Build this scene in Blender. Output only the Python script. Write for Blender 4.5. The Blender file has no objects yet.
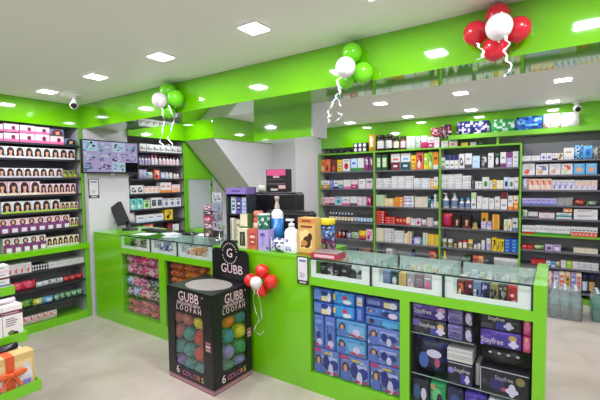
import bpy, bmesh, math, random
from mathutils import Vector, Matrix

PI = math.pi
COL = bpy.context.scene.collection
SC = bpy.context.scene

# ------------------------------------------------------------------ camera
YAW, PITCH, ROLL, FPX, HC = 0.590941, 0.052794, -0.013853, 380.18, 1.55
_f = Vector((-math.sin(YAW) * math.cos(PITCH), math.cos(YAW) * math.cos(PITCH), -math.sin(PITCH)))
_r0 = Vector((math.cos(YAW), math.sin(YAW), 0.0))
_u0 = _r0.cross(_f)
_r = _r0 * math.cos(ROLL) + _u0 * math.sin(ROLL)
_u = -_r0 * math.sin(ROLL) + _u0 * math.cos(ROLL)
cam_data = bpy.data.cameras.new('camera')
cam = bpy.data.objects.new('camera', cam_data)
COL.objects.link(cam)
cam_data.sensor_width = 36.0
cam_data.lens = 36.0 * FPX / 600.0
cam_data.clip_start = 0.05
m3 = Matrix((_r, _u, -_f)).transposed()
cam.matrix_world = Matrix.Translation((0, 0, HC)) @ m3.to_4x4()
SC.camera = cam

# ------------------------------------------------------------------ world, exposure
world = bpy.data.worlds.new('world')
SC.world = world
world.use_nodes = True
world.node_tree.nodes['Background'].inputs[0].default_value = (0.9, 0.95, 1.0, 1)
world.node_tree.nodes['Background'].inputs[1].default_value = 0.3
SC.view_settings.view_transform = 'Standard'
SC.view_settings.look = 'None'
SC.view_settings.gamma = 1.0
SC.view_settings.use_curve_mapping = False
SC.view_settings.exposure = 0.0
LAMP_W = 9.0          # watts of each ceiling panel
PANEL_EMIT = 9.0

# ------------------------------------------------------------------ helpers
def ray(u, v):
    return _f + _r * ((u - 300.0) / FPX) + _u * ((200.0 - v) / FPX)

def un(u, v, axis, val):
    """where the sight line of a measured spot meets a plane of the room"""
    d = ray(u, v)
    i = 'xyz'.index(axis)
    o = Vector((0, 0, HC))
    return o + d * ((val - o[i]) / d[i])

def lin(c):
    c = c / 255.0
    return c / 12.92 if c <= 0.04045 else ((c + 0.055) / 1.055) ** 2.4

PAL = dict(
    white='dfdfdd', cream='e9dfc0', grey='9c9ca0', lgrey='cfcfd2', dgrey='4b4b52', black='17171a', nearblack='26262b',
    red='c2242b', coral='e0664f', pink='e86a9c', lpink='e8cad2', magenta='b5236f', maroon='6d1a2c', purple='6b3f94', lilac='b9abd9',
    navy='1d2760', blue='2a62c0', sky='5fb2e6', lblue='bcd9ee', teal='2f8e98', dteal='12545c', green='3b8f3e', lgreen='b9dba2',
    dgreen='1e4a2c', lime='a4cf33', yellow='f0cf24', gold='c99a2e', orange='ea8a27', lorange='f3b47a', brown='6b3d22', dbrown='2d1a14',
    skin='d8a183', hair='241715', peach='f0cdb4', plum='7a3a72', olive='8f8a55', mint='cfe8dc', tan='c8a070', card='c79a5f', aqua='7fd0c6',
    bluegrey='6f83a8', periw='6d7fd0', hotpink='e0357f')

_mats = {}
def hexc(h):
    h = PAL.get(h, h)
    return tuple(lin(int(h[i:i + 2], 16)) for i in (0, 2, 4))

def mat(c, rough=0.45, metal=0.0, spec=0.5, name=None, coat=0.0):
    key = (c, rough, metal, spec, coat)
    if key in _mats:
        return _mats[key]
    m = bpy.data.materials.new(name or ('paint_' + str(c)))
    m.use_nodes = True
    b = m.node_tree.nodes['Principled BSDF']
    b.inputs['Base Color'].default_value = hexc(c) + (1,)
    b.inputs['Roughness'].default_value = rough
    b.inputs['Metallic'].default_value = metal
    b.inputs['Specular IOR Level'].default_value = spec
    b.inputs['Coat Weight'].default_value = coat
    b.inputs['Coat Roughness'].default_value = 0.03
    _mats[key] = m
    return m

def emit(name, c, s):
    m = bpy.data.materials.new(name)
    m.use_nodes = True
    nt = m.node_tree
    nt.nodes.clear()
    o = nt.nodes.new('ShaderNodeOutputMaterial')
    e = nt.nodes.new('ShaderNodeEmission')
    e.inputs[0].default_value = hexc(c) + (1,)
    e.inputs[1].default_value = s
    nt.links.new(e.outputs[0], o.inputs[0])
    return m

def glass(name, tint='ffffff', gloss=1.0, haze=0.0):
    """thin pane: fresnel reflection over clear transmission"""
    m = bpy.data.materials.new(name)
    m.use_nodes = True
    nt = m.node_tree
    nt.nodes.clear()
    o = nt.nodes.new('ShaderNodeOutputMaterial')
    t = nt.nodes.new('ShaderNodeBsdfTransparent')
    t.inputs[0].default_value = hexc(tint) + (1,)
    g = nt.nodes.new('ShaderNodeBsdfGlossy')
    g.inputs['Roughness'].default_value = 0.02
    fr = nt.nodes.new('ShaderNodeFresnel')
    fr.inputs[0].default_value = 1.45
    mul = nt.nodes.new('ShaderNodeMath')
    mul.operation = 'MULTIPLY'
    mul.inputs[1].default_value = gloss
    nt.links.new(fr.outputs[0], mul.inputs[0])
    mx = nt.nodes.new('ShaderNodeMixShader')
    nt.links.new(mul.outputs[0], mx.inputs[0])
    nt.links.new(t.outputs[0], mx.inputs[1])
    nt.links.new(g.outputs[0], mx.inputs[2])
    last = mx
    if haze > 0:
        d = nt.nodes.new('ShaderNodeBsdfDiffuse')
        d.inputs[0].default_value = hexc(tint) + (1,)
        mh = nt.nodes.new('ShaderNodeMixShader')
        mh.inputs[0].default_value = haze
        nt.links.new(mx.outputs[0], mh.inputs[1])
        nt.links.new(d.outputs[0], mh.inputs[2])
        last = mh
    nt.links.new(last.outputs[0], o.inputs[0])
    return m

class MB:
    """collects shapes with their materials and links them as ONE mesh object"""
    def __init__(s):
        s.bm = bmesh.new()
        s.mats = []

    def mi(s, m):
        if isinstance(m, str):
            m = mat(m)
        if m not in s.mats:
            s.mats.append(m)
        return s.mats.index(m)

    def face(s, pts, m, smooth=False):
        vs = [s.bm.verts.new(p) for p in pts]
        f = s.bm.faces.new(vs)
        f.material_index = s.mi(m)
        f.smooth = smooth
        return f

    def box(s, x0, y0, z0, x1, y1, z1, m, bevel=0.0):
        g = bmesh.ops.create_cube(s.bm, size=1.0)
        vs = g['verts']
        for v in vs:
            v.co = Vector((x0 + (v.co.x + .5) * (x1 - x0), y0 + (v.co.y + .5) * (y1 - y0), z0 + (v.co.z + .5) * (z1 - z0)))
        k = s.mi(m)
        fs = {f for v in vs for f in v.link_faces}
        for f in fs:
            f.material_index = k
        if bevel > 0:
            es = list({e for f in fs for e in f.edges})
            r = bmesh.ops.bevel(s.bm, geom=es, offset=bevel, segments=2, affect='EDGES', profile=0.5)
            for f in r['faces']:
                f.material_index = k
        return vs

    def rect(s, x0, z0, x1, z1, y, m):
        s.face([(x0, y, z0), (x1, y, z0), (x1, y, z1), (x0, y, z1)], m)

    def ell(s, cx, cz, rx, rz, y, m, n=12):
        s.face([(cx + rx * math.cos(2 * PI * i / n), y, cz + rz * math.sin(2 * PI * i / n)) for i in range(n)], m)

    def lathe(s, prof, m, seg=12, cx=0, cy=0, sy=1.0):
        """prof: (radius, z) from bottom to top; m a material or one per span"""
        rings = []
        for (r, z) in prof:
            rings.append([s.bm.verts.new((cx + r * math.cos(2 * PI * i / seg), cy + sy * r * math.sin(2 * PI * i / seg), z)) for i in range(seg)])
        for k in range(len(rings) - 1):
            mm = s.mi(m[k] if isinstance(m, (list, tuple)) else m)
            for i in range(seg):
                f = s.bm.faces.new((rings[k][i], rings[k][(i + 1) % seg], rings[k + 1][(i + 1) % seg], rings[k + 1][i]))
                f.material_index = mm
                f.smooth = True
        for ring, mm, rev in ((rings[0], m[0] if isinstance(m, (list, tuple)) else m, True), (rings[-1], m[-1] if isinstance(m, (list, tuple)) else m, False)):
            f = s.bm.faces.new(list(reversed(ring)) if rev else ring)
            f.material_index = s.mi(mm)

    def tube(s, path, r, m, seg=6):
        path = [Vector(p) for p in path]
        rings = []
        for i, p in enumerate(path):
            d = (path[min(i + 1, len(path) - 1)] - path[max(i - 1, 0)]).normalized()
            a = d.orthogonal().normalized() if abs(d.z) > .9 else d.cross(Vector((0, 0, 1))).normalized()
            b = d.cross(a)
            rings.append([s.bm.verts.new(p + (a * math.cos(2 * PI * k / seg) + b * math.sin(2 * PI * k / seg)) * r) for k in range(seg)])
        k0 = s.mi(m)
        for i in range(len(rings) - 1):
            for k in range(seg):
                f = s.bm.faces.new((rings[i][k], rings[i][(k + 1) % seg], rings[i + 1][(k + 1) % seg], rings[i + 1][k]))
                f.material_index = k0
                f.smooth = True
        for ring in (rings[0], list(reversed(rings[-1]))):
            f = s.bm.faces.new(ring)
            f.material_index = k0

    def strip(s, path, w, m, t=0.0015):
        """flat ribbon along a path, with its own thickness"""
        path = [Vector(p) for p in path]
        k0 = s.mi(m)
        prev = None
        for i, p in enumerate(path):
            ang = i * 0.7
            a = Vector((math.cos(ang) * .5 + .6, math.sin(ang) * .5, 0)).normalized()
            n = Vector((-a.y, a.x, 0))
            ring = [s.bm.verts.new(p + a * (w / 2) * sx + n * (t / 2) * sn) for sx, sn in ((-1, -1), (1, -1), (1, 1), (-1, 1))]
            if prev:
                for k in range(4):
                    f = s.bm.faces.new((prev[k], prev[(k + 1) % 4], ring[(k + 1) % 4], ring[k]))
                    f.material_index = k0
            prev = ring

    def ball(s, c, r, m, sub=3, scale=(1, 1, 1), fn=None):
        g = bmesh.ops.create_icosphere(s.bm, subdivisions=sub, radius=1.0)
        k0 = s.mi(m)
        for v in g['verts']:
            n = v.co.copy()
            q = r * (fn(n) if fn else 1.0)
            v.co = Vector((c[0] + n.x * q * scale[0], c[1] + n.y * q * scale[1], c[2] + n.z * q * scale[2]))
        for f in {f for v in g['verts'] for f in v.link_faces}:
            f.material_index = k0
            f.smooth = True

    def mesh(s, name):
        me = bpy.data.meshes.new(name)
        bmesh.ops.recalc_face_normals(s.bm, faces=[f for f in s.bm.faces if len(f.verts) > 0 and False] or [])
        s.bm.to_mesh(me)
        s.bm.free()
        for m in s.mats:
            me.materials.append(m)
        return me

    def build(s, name, parent=None, loc=(0, 0, 0), rotz=0.0):
        return put(name, s.mesh(name), parent, loc, rotz)

def put(name, me, parent=None, loc=(0, 0, 0), rotz=0.0):
    o = bpy.data.objects.new(name, me)
    COL.objects.link(o)
    o.location = loc
    o.rotation_euler = (0, 0, rotz)
    if parent:
        o.parent = parent
    return o

LABELS = {}
def tag(o, label, cat, group=None):
    o['label'] = label
    o['category'] = cat
    if group:
        o['group'] = group
    n = len(label.replace(',', ' ').split())
    if not 4 <= n <= 16:
        print('LABEL LENGTH', n, label)
    LABELS[label] = LABELS.get(label, 0) + 1
    return o

def thing(name, label, cat, loc=(0, 0, 0), rotz=0.0, group=None):
    return tag(put(name, None, None, loc, rotz), label, cat, group)

def struct(o):
    o['kind'] = 'structure'
    return o

def sbox(name, x0, y0, z0, x1, y1, z1, m):
    b = MB()
    b.box(x0, y0, z0, x1, y1, z1, m)
    return struct(b.build(name))

def text(name, s, size, m, parent, loc, rot=(PI / 2, 0, 0), align='CENTER', extrude=0.0004, squash=1.0):
    cu = bpy.data.curves.new(name, 'FONT')
    cu.body = s
    cu.size = size
    cu.align_x = align
    cu.align_y = 'CENTER'
    cu.extrude = extrude
    cu.resolution_u = 2
    tmp = bpy.data.objects.new('tmp_text', cu)
    COL.objects.link(tmp)
    bpy.context.view_layer.update()
    me = bpy.data.meshes.new_from_object(tmp.evaluated_get(bpy.context.evaluated_depsgraph_get()))
    bpy.data.objects.remove(tmp)
    me.materials.clear()
    me.materials.append(mat(m) if isinstance(m, str) else m)
    o = put(name, me, parent, loc)
    o.rotation_euler = rot
    o.scale = (squash, 1, 1)
    return o

ORD = ['first', 'second', 'third', 'fourth', 'fifth', 'sixth', 'seventh', 'eighth', 'ninth', 'tenth', 'eleventh', 'twelfth', 'thirteenth',
       'fourteenth', 'fifteenth', 'sixteenth', 'seventeenth', 'eighteenth', 'nineteenth', 'twentieth', 'twenty-first', 'twenty-second', 'twenty-third',
       'twenty-fourth', 'twenty-fifth', 'twenty-sixth']

# ------------------------------------------------------------------ materials of the room
def noise_mat(name, c1, c2, scale, rough, tile=None, spec=0.5, coat=0.0):
    m = bpy.data.materials.new(name)
    m.use_nodes = True
    nt = m.node_tree
    b = nt.nodes['Principled BSDF']
    tc = nt.nodes.new('ShaderNodeTexCoord')
    n = nt.nodes.new('ShaderNodeTexNoise')
    n.inputs['Scale'].default_value = scale
    n.inputs['Detail'].default_value = 6
    n.inputs['Distortion'].default_value = 0.8
    nt.links.new(tc.outputs['Object'], n.inputs['Vector'])
    cr = nt.nodes.new('ShaderNodeValToRGB')
    cr.color_ramp.elements[0].position = 0.32
    cr.color_ramp.elements[1].position = 0.68
    cr.color_ramp.elements[0].color = hexc(c1) + (1,)
    cr.color_ramp.elements[1].color = hexc(c2) + (1,)
    nt.links.new(n.outputs['Fac'], cr.inputs[0])
    out = cr.outputs[0]
    if tile:
        mp = nt.nodes.new('ShaderNodeMapping')
        mp.inputs['Location'].default_value = (tile[1], tile[2], 0)
        nt.links.new(tc.outputs['Object'], mp.inputs[0])
        br = nt.nodes.new('ShaderNodeTexBrick')
        br.offset = 0.0
        br.inputs['Scale'].default_value = 1.0
        br.inputs['Brick Width'].default_value = tile[0]
        br.inputs['Row Height'].default_value = tile[0]
        br.inputs['Mortar Size'].default_value = 0.0022
        br.inputs['Mortar Smooth'].default_value = 0.3
        br.inputs['Mortar'].default_value = hexc('b3ab9c') + (1,)
        nt.links.new(mp.outputs[0], br.inputs['Vector'])
        nt.links.new(out, br.inputs['Color1'])
        nt.links.new(out, br.inputs['Color2'])
        out = br.outputs['Color']
    nt.links.new(out, b.inputs['Base Color'])
    b.inputs['Roughness'].default_value = rough
    b.inputs['Specular IOR Level'].default_value = spec
    b.inputs['Coat Weight'].default_value = coat
    b.inputs['Coat Roughness'].default_value = 0.02
    return m

GREEN = mat('74c80a', 0.30, name='green_laminate', coat=0.6)
GREENG = mat('70c408', 0.06, name='green_acrylic', spec=0.7, coat=1.0)
GREENS = mat('6fb52a', 0.4, name='green_edge')
FLOOR = noise_mat('floor_tile', 'b7ae9d', 'c6beaf', 2.6, 0.22, (0.8, 0.06, 0.1))
CEIL = mat('f4f3f0', 0.6, name='ceiling_paint')
WALL = mat('cfcfd0', 0.5, name='wall_paint')
BACKP = mat('b0b0b8', 0.55, name='shelf_back_grey')
BACKD = mat('84858f', 0.5, name='shelf_back_dark')
SHELF = mat('6a6a72', 0.4, name='shelf_board_grey')
SHELFD = mat('2c2d33', 0.4, name='shelf_board_dark')
LAMI = mat('eaf4ee', 0.35, name='pale_laminate')
EDGE = mat('1f3a34', 0.15, name='glass_edge')
PANE = glass('clear_glass', 'fbfdfc', 0.22)
PANET = glass('counter_glass', 'f4faf8', .3)
FROST = mat('aeb8b8', 0.35, name='frosted_glass')
CHROME = mat('d0d2d6', 0.2, 1.0, name='chrome')

# ------------------------------------------------------------------ room shell
HCL = 2.435      # ceiling
YF, YFB, ZB = 2.262, 2.665, 2.167     # beam front, back, underside
YS = 5.63        # front plane of the back shelving
YW = 5.98        # back wall
XL = -4.47
XW = -4.45
XR, YN = 2.4, -2.6

sbox('floor', -5.3, YN - .1, -.1, XR + .1, YW + .1, 0, FLOOR)
sbox('ceiling', -5.3, YN - .1, HCL, XR + .1, YW + .1, HCL + .1, CEIL)
sbox('wall_back', -5.3, YW, 0, XR + .1, YW + .1, HCL, WALL)
sbox('wall_right', XR, YN, 0, XR + .1, YW, HCL, WALL)
sbox('wall_front', -5.3, YN - .1, 0, XR + .1, YN, HCL, WALL)
sbox('wall_left', -5.3, YN, 0, -4.88, 2.27, HCL, WALL)
# wall panel beside the counter, wall behind the shelf, wall with the cupboard door
sbox('wall_left_panel', -4.88, 2.27, 0, XW, 2.775, HCL, WALL)
sbox('wall_left_rear', -5.3, 2.27, 0, -4.88, YW, HCL, WALL)
sbox('wall_left_cupboard', -4.88, 3.665, 0, XW, 4.17, HCL, GREEN)
sbox('wall_left_understair', -4.88, 4.17, 0, XW, 4.95, HCL, WALL)
sbox('wall_pier', -4.88, 4.95, 0, -3.395, YW, HCL, WALL)
# stair: a sloped slab that comes down towards the back, closed by its own white side
def stair():
    b = MB()
    y0, z0, y1, z1 = 3.672, 2.125, 4.95, 0.912
    X0, X1 = XW, -3.86
    b.face([(X0, y0, z0), (X0, y1, z1), (X1, y1, z1), (X1, y0, z0)], mat('dad7ce', 0.6))
    b.face([(X0, y0, z0), (X1, y0, z0), (X1, y0, HCL), (X0, y0, HCL)], WALL)
    b.face([(X1, y0, z0), (X1, y1, z1), (X1, y1, HCL), (X1, y0, HCL)], WALL)
    b.face([(X0, y0, HCL), (X1, y0, HCL), (X1, y1, HCL), (X0, y1, HCL)], WALL)
    b.face([(X0, y1, z1), (X0, y1, HCL), (X1, y1, HCL), (X1, y1, z1)], WALL)
    b.face([(X0, y0, z0), (X0, y0, HCL), (X0, y1, HCL), (X0, y1, z1)], WALL)
    o = struct(b.build('wall_stair'))
    t = MB()
    t.tube([(X0 + .012, y0, z0 - .005), (X0 + .012, y1, z1 - .005)], 0.014, GREENS, 4)
    struct(t.build('trim_1'))
stair()
# green band over the counter and over the left shelving (glossy acrylic)
sbox('trim_2', -4.88, YF, ZB, XR, YFB, HCL, GREENG)
sbox('trim_3', -4.88, YN, 2.178, -4.55, YF - .001, HCL, GREENG)
# duct box hanging behind the band, white right side
b = MB()
b.box(-2.28, YFB, 1.905, -1.665, 2.90, HCL, GREENG)
b.box(-1.665, YFB, 1.905, -1.655, 2.90, HCL, WALL)
struct(b.build('trim_4'))
# fascia of the rear left wall, of the stair side and of the back wall
sbox('trim_5', XW - .01, 2.775, 2.13, XW + .03, 3.665, HCL, GREENG)
sbox('trim_6', -3.86, 3.672, 2.135, -3.84, 4.95, HCL, GREENG)
sbox('trim_8', XW, 3.64, 2.13, -3.84, 3.671, HCL, GREENG)
sbox('trim_7', -3.395, 5.75, 2.08, XR, YW, HCL, GREENG)

# ------------------------------------------------------------------ ceiling lights
LED = emit('led_panel', 'ffffff', PANEL_EMIT)
def ceiling_light(x, y, label, n, power=1.0):
    t = thing('ceiling_light', label, 'ceiling light', (x, y, HCL), 0, 'square ceiling lights')
    b = MB()
    b.box(-.072, -.072, -.006, .072, .072, 0, 'white')
    b.build('frame', t)
    b = MB()
    b.box(-.064, -.064, -.011, .064, .064, -.006, LED)
    b.build('diffuser', t)
    ld = bpy.data.lights.new('ceiling_lamp', 'AREA')
    ld.energy = LAMP_W * power
    ld.shape = 'SQUARE'
    ld.size = 0.12
    ld.color = (1.0, 0.955, 1.10)
    ld.spread = PI
    lo = put('lamp', ld, t, (0, 0, -.014))
FX = [-4.064, -3.19, -2.325, -1.465, -.71, .14, 1.0]
fl = ['square ceiling light above the hair colour shelf, farthest left',
      'square ceiling light second from the left in the front row',
      'square ceiling light third from left in the front row',
      'square ceiling light in the front row, right end in view']
for i, x in enumerate(FX):
    ceiling_light(x, 1.73, fl[i] if i < 4 else 'square ceiling light above the counter, %s beyond the right edge' % ORD[i - 4], i)
for y in (.35, -1.1):
    for k, x in enumerate((-3.9, -2.7, -1.465, -.2, 1.1)):
        ceiling_light(x, y, 'square shop front ceiling light, %s from left in %s row behind the viewer' % (ORD[k], 'nearer' if y > 0 else 'farther'), 0)
bl = ['square ceiling light behind the hanging green box', 'square back ceiling light left of centre, nearer row',
      'square back ceiling light at centre, nearer row', 'square back ceiling light at far right, nearer row', 'square back ceiling light beyond the right edge']
for i, x in enumerate((-2.6, -1.717, -.834, .044, .95)):
    ceiling_light(x, 4.28, bl[i], i, 1.1)
bl = ['square light close to back shelves, leftmost of its row', 'square light close to back shelves, second from left',
      'square light close to back shelves, third from left', 'square light close to back shelves, right end', 'square light close to back shelves beyond the right edge']
for i, x in enumerate((-2.68, -1.76, -.93, -.037, .85)):
    ceiling_light(x, 5.42, bl[i], i, .4)
ceiling_light(-4.1, 3.3, 'square ceiling light behind the counter near the cupboard', 0, .5)
ceiling_light(-3.3, 3.4, 'square ceiling light behind the counter by the stair', 0)

# ------------------------------------------------------------------ security cameras
def cctv(x, y, rz, label):
    t = thing('security_camera', label, 'camera', (x, y, HCL), rz, 'ceiling security cameras')
    b = MB()
    b.lathe([(.052, -.022), (.056, -.012), (.056, 0)], 'white', 16)
    b.tube([(0, 0, -.02), (0, -.02, -.05)], .026, 'white', 10)
    b.build('mount', t)
    b = MB()
    b.ball((0, -.028, -.085), .042, 'white', 2)
    b.tube([(0, -.035, -.088), (0, -.082, -.108)], .036, mat('white'), 14)
    b.build('housing', t)
    b = MB()
    b.tube([(0, -.080, -.107), (0, -.086, -.110)], .029, mat('black', .1), 14)
    b.build('lens', t)
cctv(-4.10, 2.00, .95, 'white dome security camera in the ceiling corner above the left shelf')
cctv(-3.93, 4.05, .8, 'white dome security camera at the rear by the stair')
cctv(.20, 5.62, .1, 'white dome security camera above the white diaper packs at right')

# ------------------------------------------------------------------ product meshes
_cache = {}
def deco_list(name, c, rnd):
    """front graphics: ('r', x0, z0, x1, z1, colour) / ('e', cx, cz, rx, rz, colour) in fractions of the face"""
    b, c2, c3 = (list(c) + ['grey', 'dgrey'])[:3] if len(c) < 3 else c[:3]
    if name == 'plain':
        return [('r', .15, .68, .75, .78, c2), ('r', .15, .52, .6, .58, 'grey')]
    if name == 'band':
        return [('r', 0, .3, 1, .62, c2), ('r', .2, .74, .8, .84, c3)]
    if name == 'half':
        return [('r', 0, 0, 1, .48, c2), ('r', .2, .6, .8, .72, c3), ('r', .25, .18, .7, .3, b)]
    if name == 'top':
        return [('r', 0, .62, 1, 1, c2), ('r', .2, .2, .8, .32, c3)]
    if name == 'foot':
        return [('r', 0, 0, 1, .25, c2), ('r', .2, .55, .75, .7, c3)]
    if name == 'spot':
        return [('e', .5, .42, .3, .26, c2), ('r', .15, .8, .85, .9, c3)]
    if name == 'label':
        return [('r', .14, .2, .86, .8, c2), ('r', .25, .55, .75, .68, c3), ('r', .3, .32, .7, .4, c3)]
    if name == 'stripes':
        return [('r', 0, .1, 1, .22, c2), ('r', 0, .42, 1, .54, c2), ('r', 0, .74, 1, .86, c2)]
    if name == 'cols':
        return [('r', .12, .05, .26, .95, c2), ('r', .45, .05, .58, .95, c3), ('r', .76, .05, .88, .95, c2)]
    if name == 'end':
        return [('r', .08, .3, .62, .7, c2), ('r', .7, .3, .9, .7, c3)]
    if name == 'icon':
        return [('e', .38, .45, .26, .3, c2), ('e', .42, .45, .14, .16, b), ('e', .7, .3, .12, .14, c2)]
    if name == 'face':       # hair colour carton: portrait over a plain ground
        return [('r', 0, 0, 1, .16, c3), ('e', .52, .56, .40, .40, c2), ('r', .14, .20, .90, .56, c2), ('e', .54, .56, .17, .22, 'skin'), ('e', .2, .24, .12, .1, c2), ('e', .84, .24, .12, .1, c2),
                ('r', .4, .18, .64, .36, 'skin'), ('e', .5, .76, .26, .12, c2)]
    if name == 'hair':       # head seen from behind
        return [('r', 0, 0, 1, .3, c3), ('e', .62, .55, .14, .24, c2), ('r', .5, .3, .74, .55, c2)]
    if name == 'facelow':    # portrait on top, white panel below right
        return [('r', 0, 0, 1, .55, c3), ('r', .35, 0, .95, .3, 'white'), ('e', .5, .74, .34, .22, c2), ('e', .5, .74, .17, .15, 'skin')]
    if name == 'eyes':
        return [('e', .3, .42, .18, .24, c2), ('e', .3, .42, .07, .1, b), ('r', .55, .25, .9, .4, c2), ('r', .1, .82, .9, .9, c3)]
    if name == 'checker':
        return [('r', i * .125, j * .25, i * .125 + .125, j * .25 + .25, c2) for i in range(8) for j in range(4) if (i + j) % 2]
    if name == 'dots':
        return [('e', (i + .5) / 3, (j + .5) / 2, .11, .2, c2) for i in range(3) for j in range(2)]
    if name == 'mix':
        out = []
        for k in range(7):
            x, z = rnd.uniform(0, .75), rnd.uniform(0, .8)
            out.append(('r', x, z, min(1, x + rnd.uniform(.12, .4)), min(1, z + rnd.uniform(.08, .22)), rnd.choice([c2, c3, c2])))
        out.append(('e', rnd.uniform(.3, .7), rnd.uniform(.3, .6), .16, .17, c3))
        return out
    return []

def add_deco(mb, decos, w, h, y, gloss=.4):
    for k, d in enumerate(decos):
        yy = y - .0006 - .00012 * k
        m = mat(d[5], gloss)
        if d[0] == 'r':
            mb.rect(-w / 2 + d[1] * w, d[2] * h, -w / 2 + d[3] * w, d[4] * h, yy, m)
        else:
            cx, cz, rx, rz = d[1:5]
            n = 14
            lim = lambda q: max(.015, min(.985, q))
            mb.face([(-w / 2 + lim(cx + rx * math.cos(2 * PI * i / n)) * w, yy, lim(cz + rz * math.sin(2 * PI * i / n)) * h) for i in range(n)], m)

def carton(w, d, h, cols, deco, seed=0):
    key = ('carton', round(w, 3), round(d, 3), round(h, 3), tuple(cols), deco, seed)
    if key not in _cache:
        b = MB()
        b.box(-w / 2, 0, 0, w / 2, d, h, mat(cols[0], .4))
        add_deco(b, deco_list(deco, cols, random.Random(seed + 5)), w, h, 0)
        _cache[key] = [b.mesh('carton')]
    return _cache[key]

def pouch(w, d, h, cols, deco, seed=0):
    """soft packet: a pillow with sealed crimped top and bottom edges"""
    key = ('pouch', round(w, 3), round(d, 3), round(h, 3), tuple(cols), deco, seed)
    if key not in _cache:
        b = MB()
        rnd = random.Random(seed + 11)
        c2 = cols[1] if len(cols) > 1 else cols[0]
        c3 = cols[2] if len(cols) > 2 else 'white'
        nx, nz = 8, 8
        k0 = b.mi(mat(cols[0], .28))
        k2 = b.mi(mat(c2, .28))
        k3 = b.mi(mat(c3, .28))
        for side in (0, 1):
            g = []
            for j in range(nz + 1):
                for i in range(nx + 1):
                    a, c = i / nx, j / nz
                    bulge = (max(0, math.sin(PI * a)) ** .45) * (max(0, math.sin(PI * c)) ** .45)
                    n = rnd.uniform(-.03, .03) * d if 0 < i < nx and 0 < j < nz else 0
                    y = d / 2 + (-1 if side == 0 else 1) * (.48 * d * bulge + .004) + n
                    xx = -w / 2 + a * w * 1.0 + (.03 * w * math.sin(PI * c) * (1 if a > .5 else -1) if i in (0, nx) else 0)
                    g.append(b.bm.verts.new((xx, y, c * h)))
            for j in range(nz):
                for i in range(nx):
                    q = (g[j * (nx + 1) + i], g[j * (nx + 1) + i + 1], g[(j + 1) * (nx + 1) + i + 1], g[(j + 1) * (nx + 1) + i])
                    f = b.bm.faces.new(q if side == 0 else q[::-1])
                    kk = k0
                    if side == 0 and deco == 'mix' and rnd.random() < .4:
                        kk = rnd.choice([k2, k3])
                    if side == 0 and deco == 'band' and 2 <= j <= 4:
                        kk = k2
                    if side == 0 and deco == 'half' and j <= 3:
                        kk = k2
                    if side == 0 and deco == 'label' and 2 <= j <= 5 and 2 <= i <= 5:
                        kk = k2
                    f.material_index = kk
                    f.smooth = True
        _cache[key] = [b.mesh('pouch')]
    return _cache[key]

def bottle(w, d, h, cols, deco, seed=0):
    """body with a label band; the cap is its own mesh. cols: body, cap, label"""
    key = ('bottle', round(w, 3), round(h, 3), tuple(cols), deco)
    if key not in _cache:
        r = w * .47
        body, cap, lab = (list(cols) + ['white', 'lgrey'])[:3]
        b = MB()
        zc = h * (.78 if deco != 'wide' else .8)
        if deco == 'wide':
            prof = [(r * .92, 0), (r, h * .04), (r, h * .14), (r * 1.005, h * .15), (r * 1.005, h * .62), (r, h * .63), (r, h * .72), (r * .86, h * .78), (r * .82, zc)]
            ms = [body, body, body, lab, lab, body, body, body]
        else:
            prof = [(r * .92, 0), (r, h * .03), (r, h * .08), (r * 1.005, h * .09), (r * 1.005, h * .5), (r, h * .51), (r, h * .56), (r * .45, h * .7), (r * .4, zc)]
            ms = [body, body, body, lab, lab, body, body, body]
        b.lathe(prof, [mat(x, .25) for x in ms], 12, 0, r)
        me = b.mesh('bottle')
        c = MB()
        if deco == 'pump':
            c.lathe([(r * .42, zc), (r * .42, zc + h * .06), (r * .12, zc + h * .07), (r * .12, h * .94)], mat(cap, .3), 10, 0, r)
            c.box(-r * .75, r - r * .22, h * .93, r * .25, r + r * .22, h, mat(cap, .3))
        elif deco == 'wide':
            c.lathe([(r * .95, zc), (r * .97, zc + .003), (r * .97, h * .985), (r * .9, h)], mat(cap, .3), 12, 0, r)
        else:
            c.lathe([(r * .5, zc), (r * .52, zc + .002), (r * .48, h * .98), (r * .42, h)], mat(cap, .3), 10, 0, r)
        _cache[key] = [me, c.mesh('cap')]
    return _cache[key]

MAKERS = dict(carton=carton, pouch=pouch, bottle=bottle)
NAMES = dict(carton='product_carton', pouch='soft_packet', bottle='bottle', jar='jar')
CATS = dict(carton='box', pouch='packet', bottle='bottle', jar='jar')

def place_product(kind, w, d, h, cols, deco, seed, loc, rotz, label, group, name=None, cat=None):
    kk = 'bottle' if kind == 'jar' else kind
    if kind == 'jar':
        deco = 'wide'
    me = MAKERS[kk](w, d, h, cols, deco, seed)
    if not name and kind == 'carton':
        name = 'hair_color_carton' if deco in ('face', 'facelow', 'hair') else 'medicine_carton' if deco in ('end', 'plain', 'cols') else 'product_carton'
    o = put(name or NAMES[kind], me[0], None, loc, rotz)
    if len(me) > 1:
        put('cap', me[1], o)
    tag(o, label, cat or CATS[kind], group)
    return o

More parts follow.
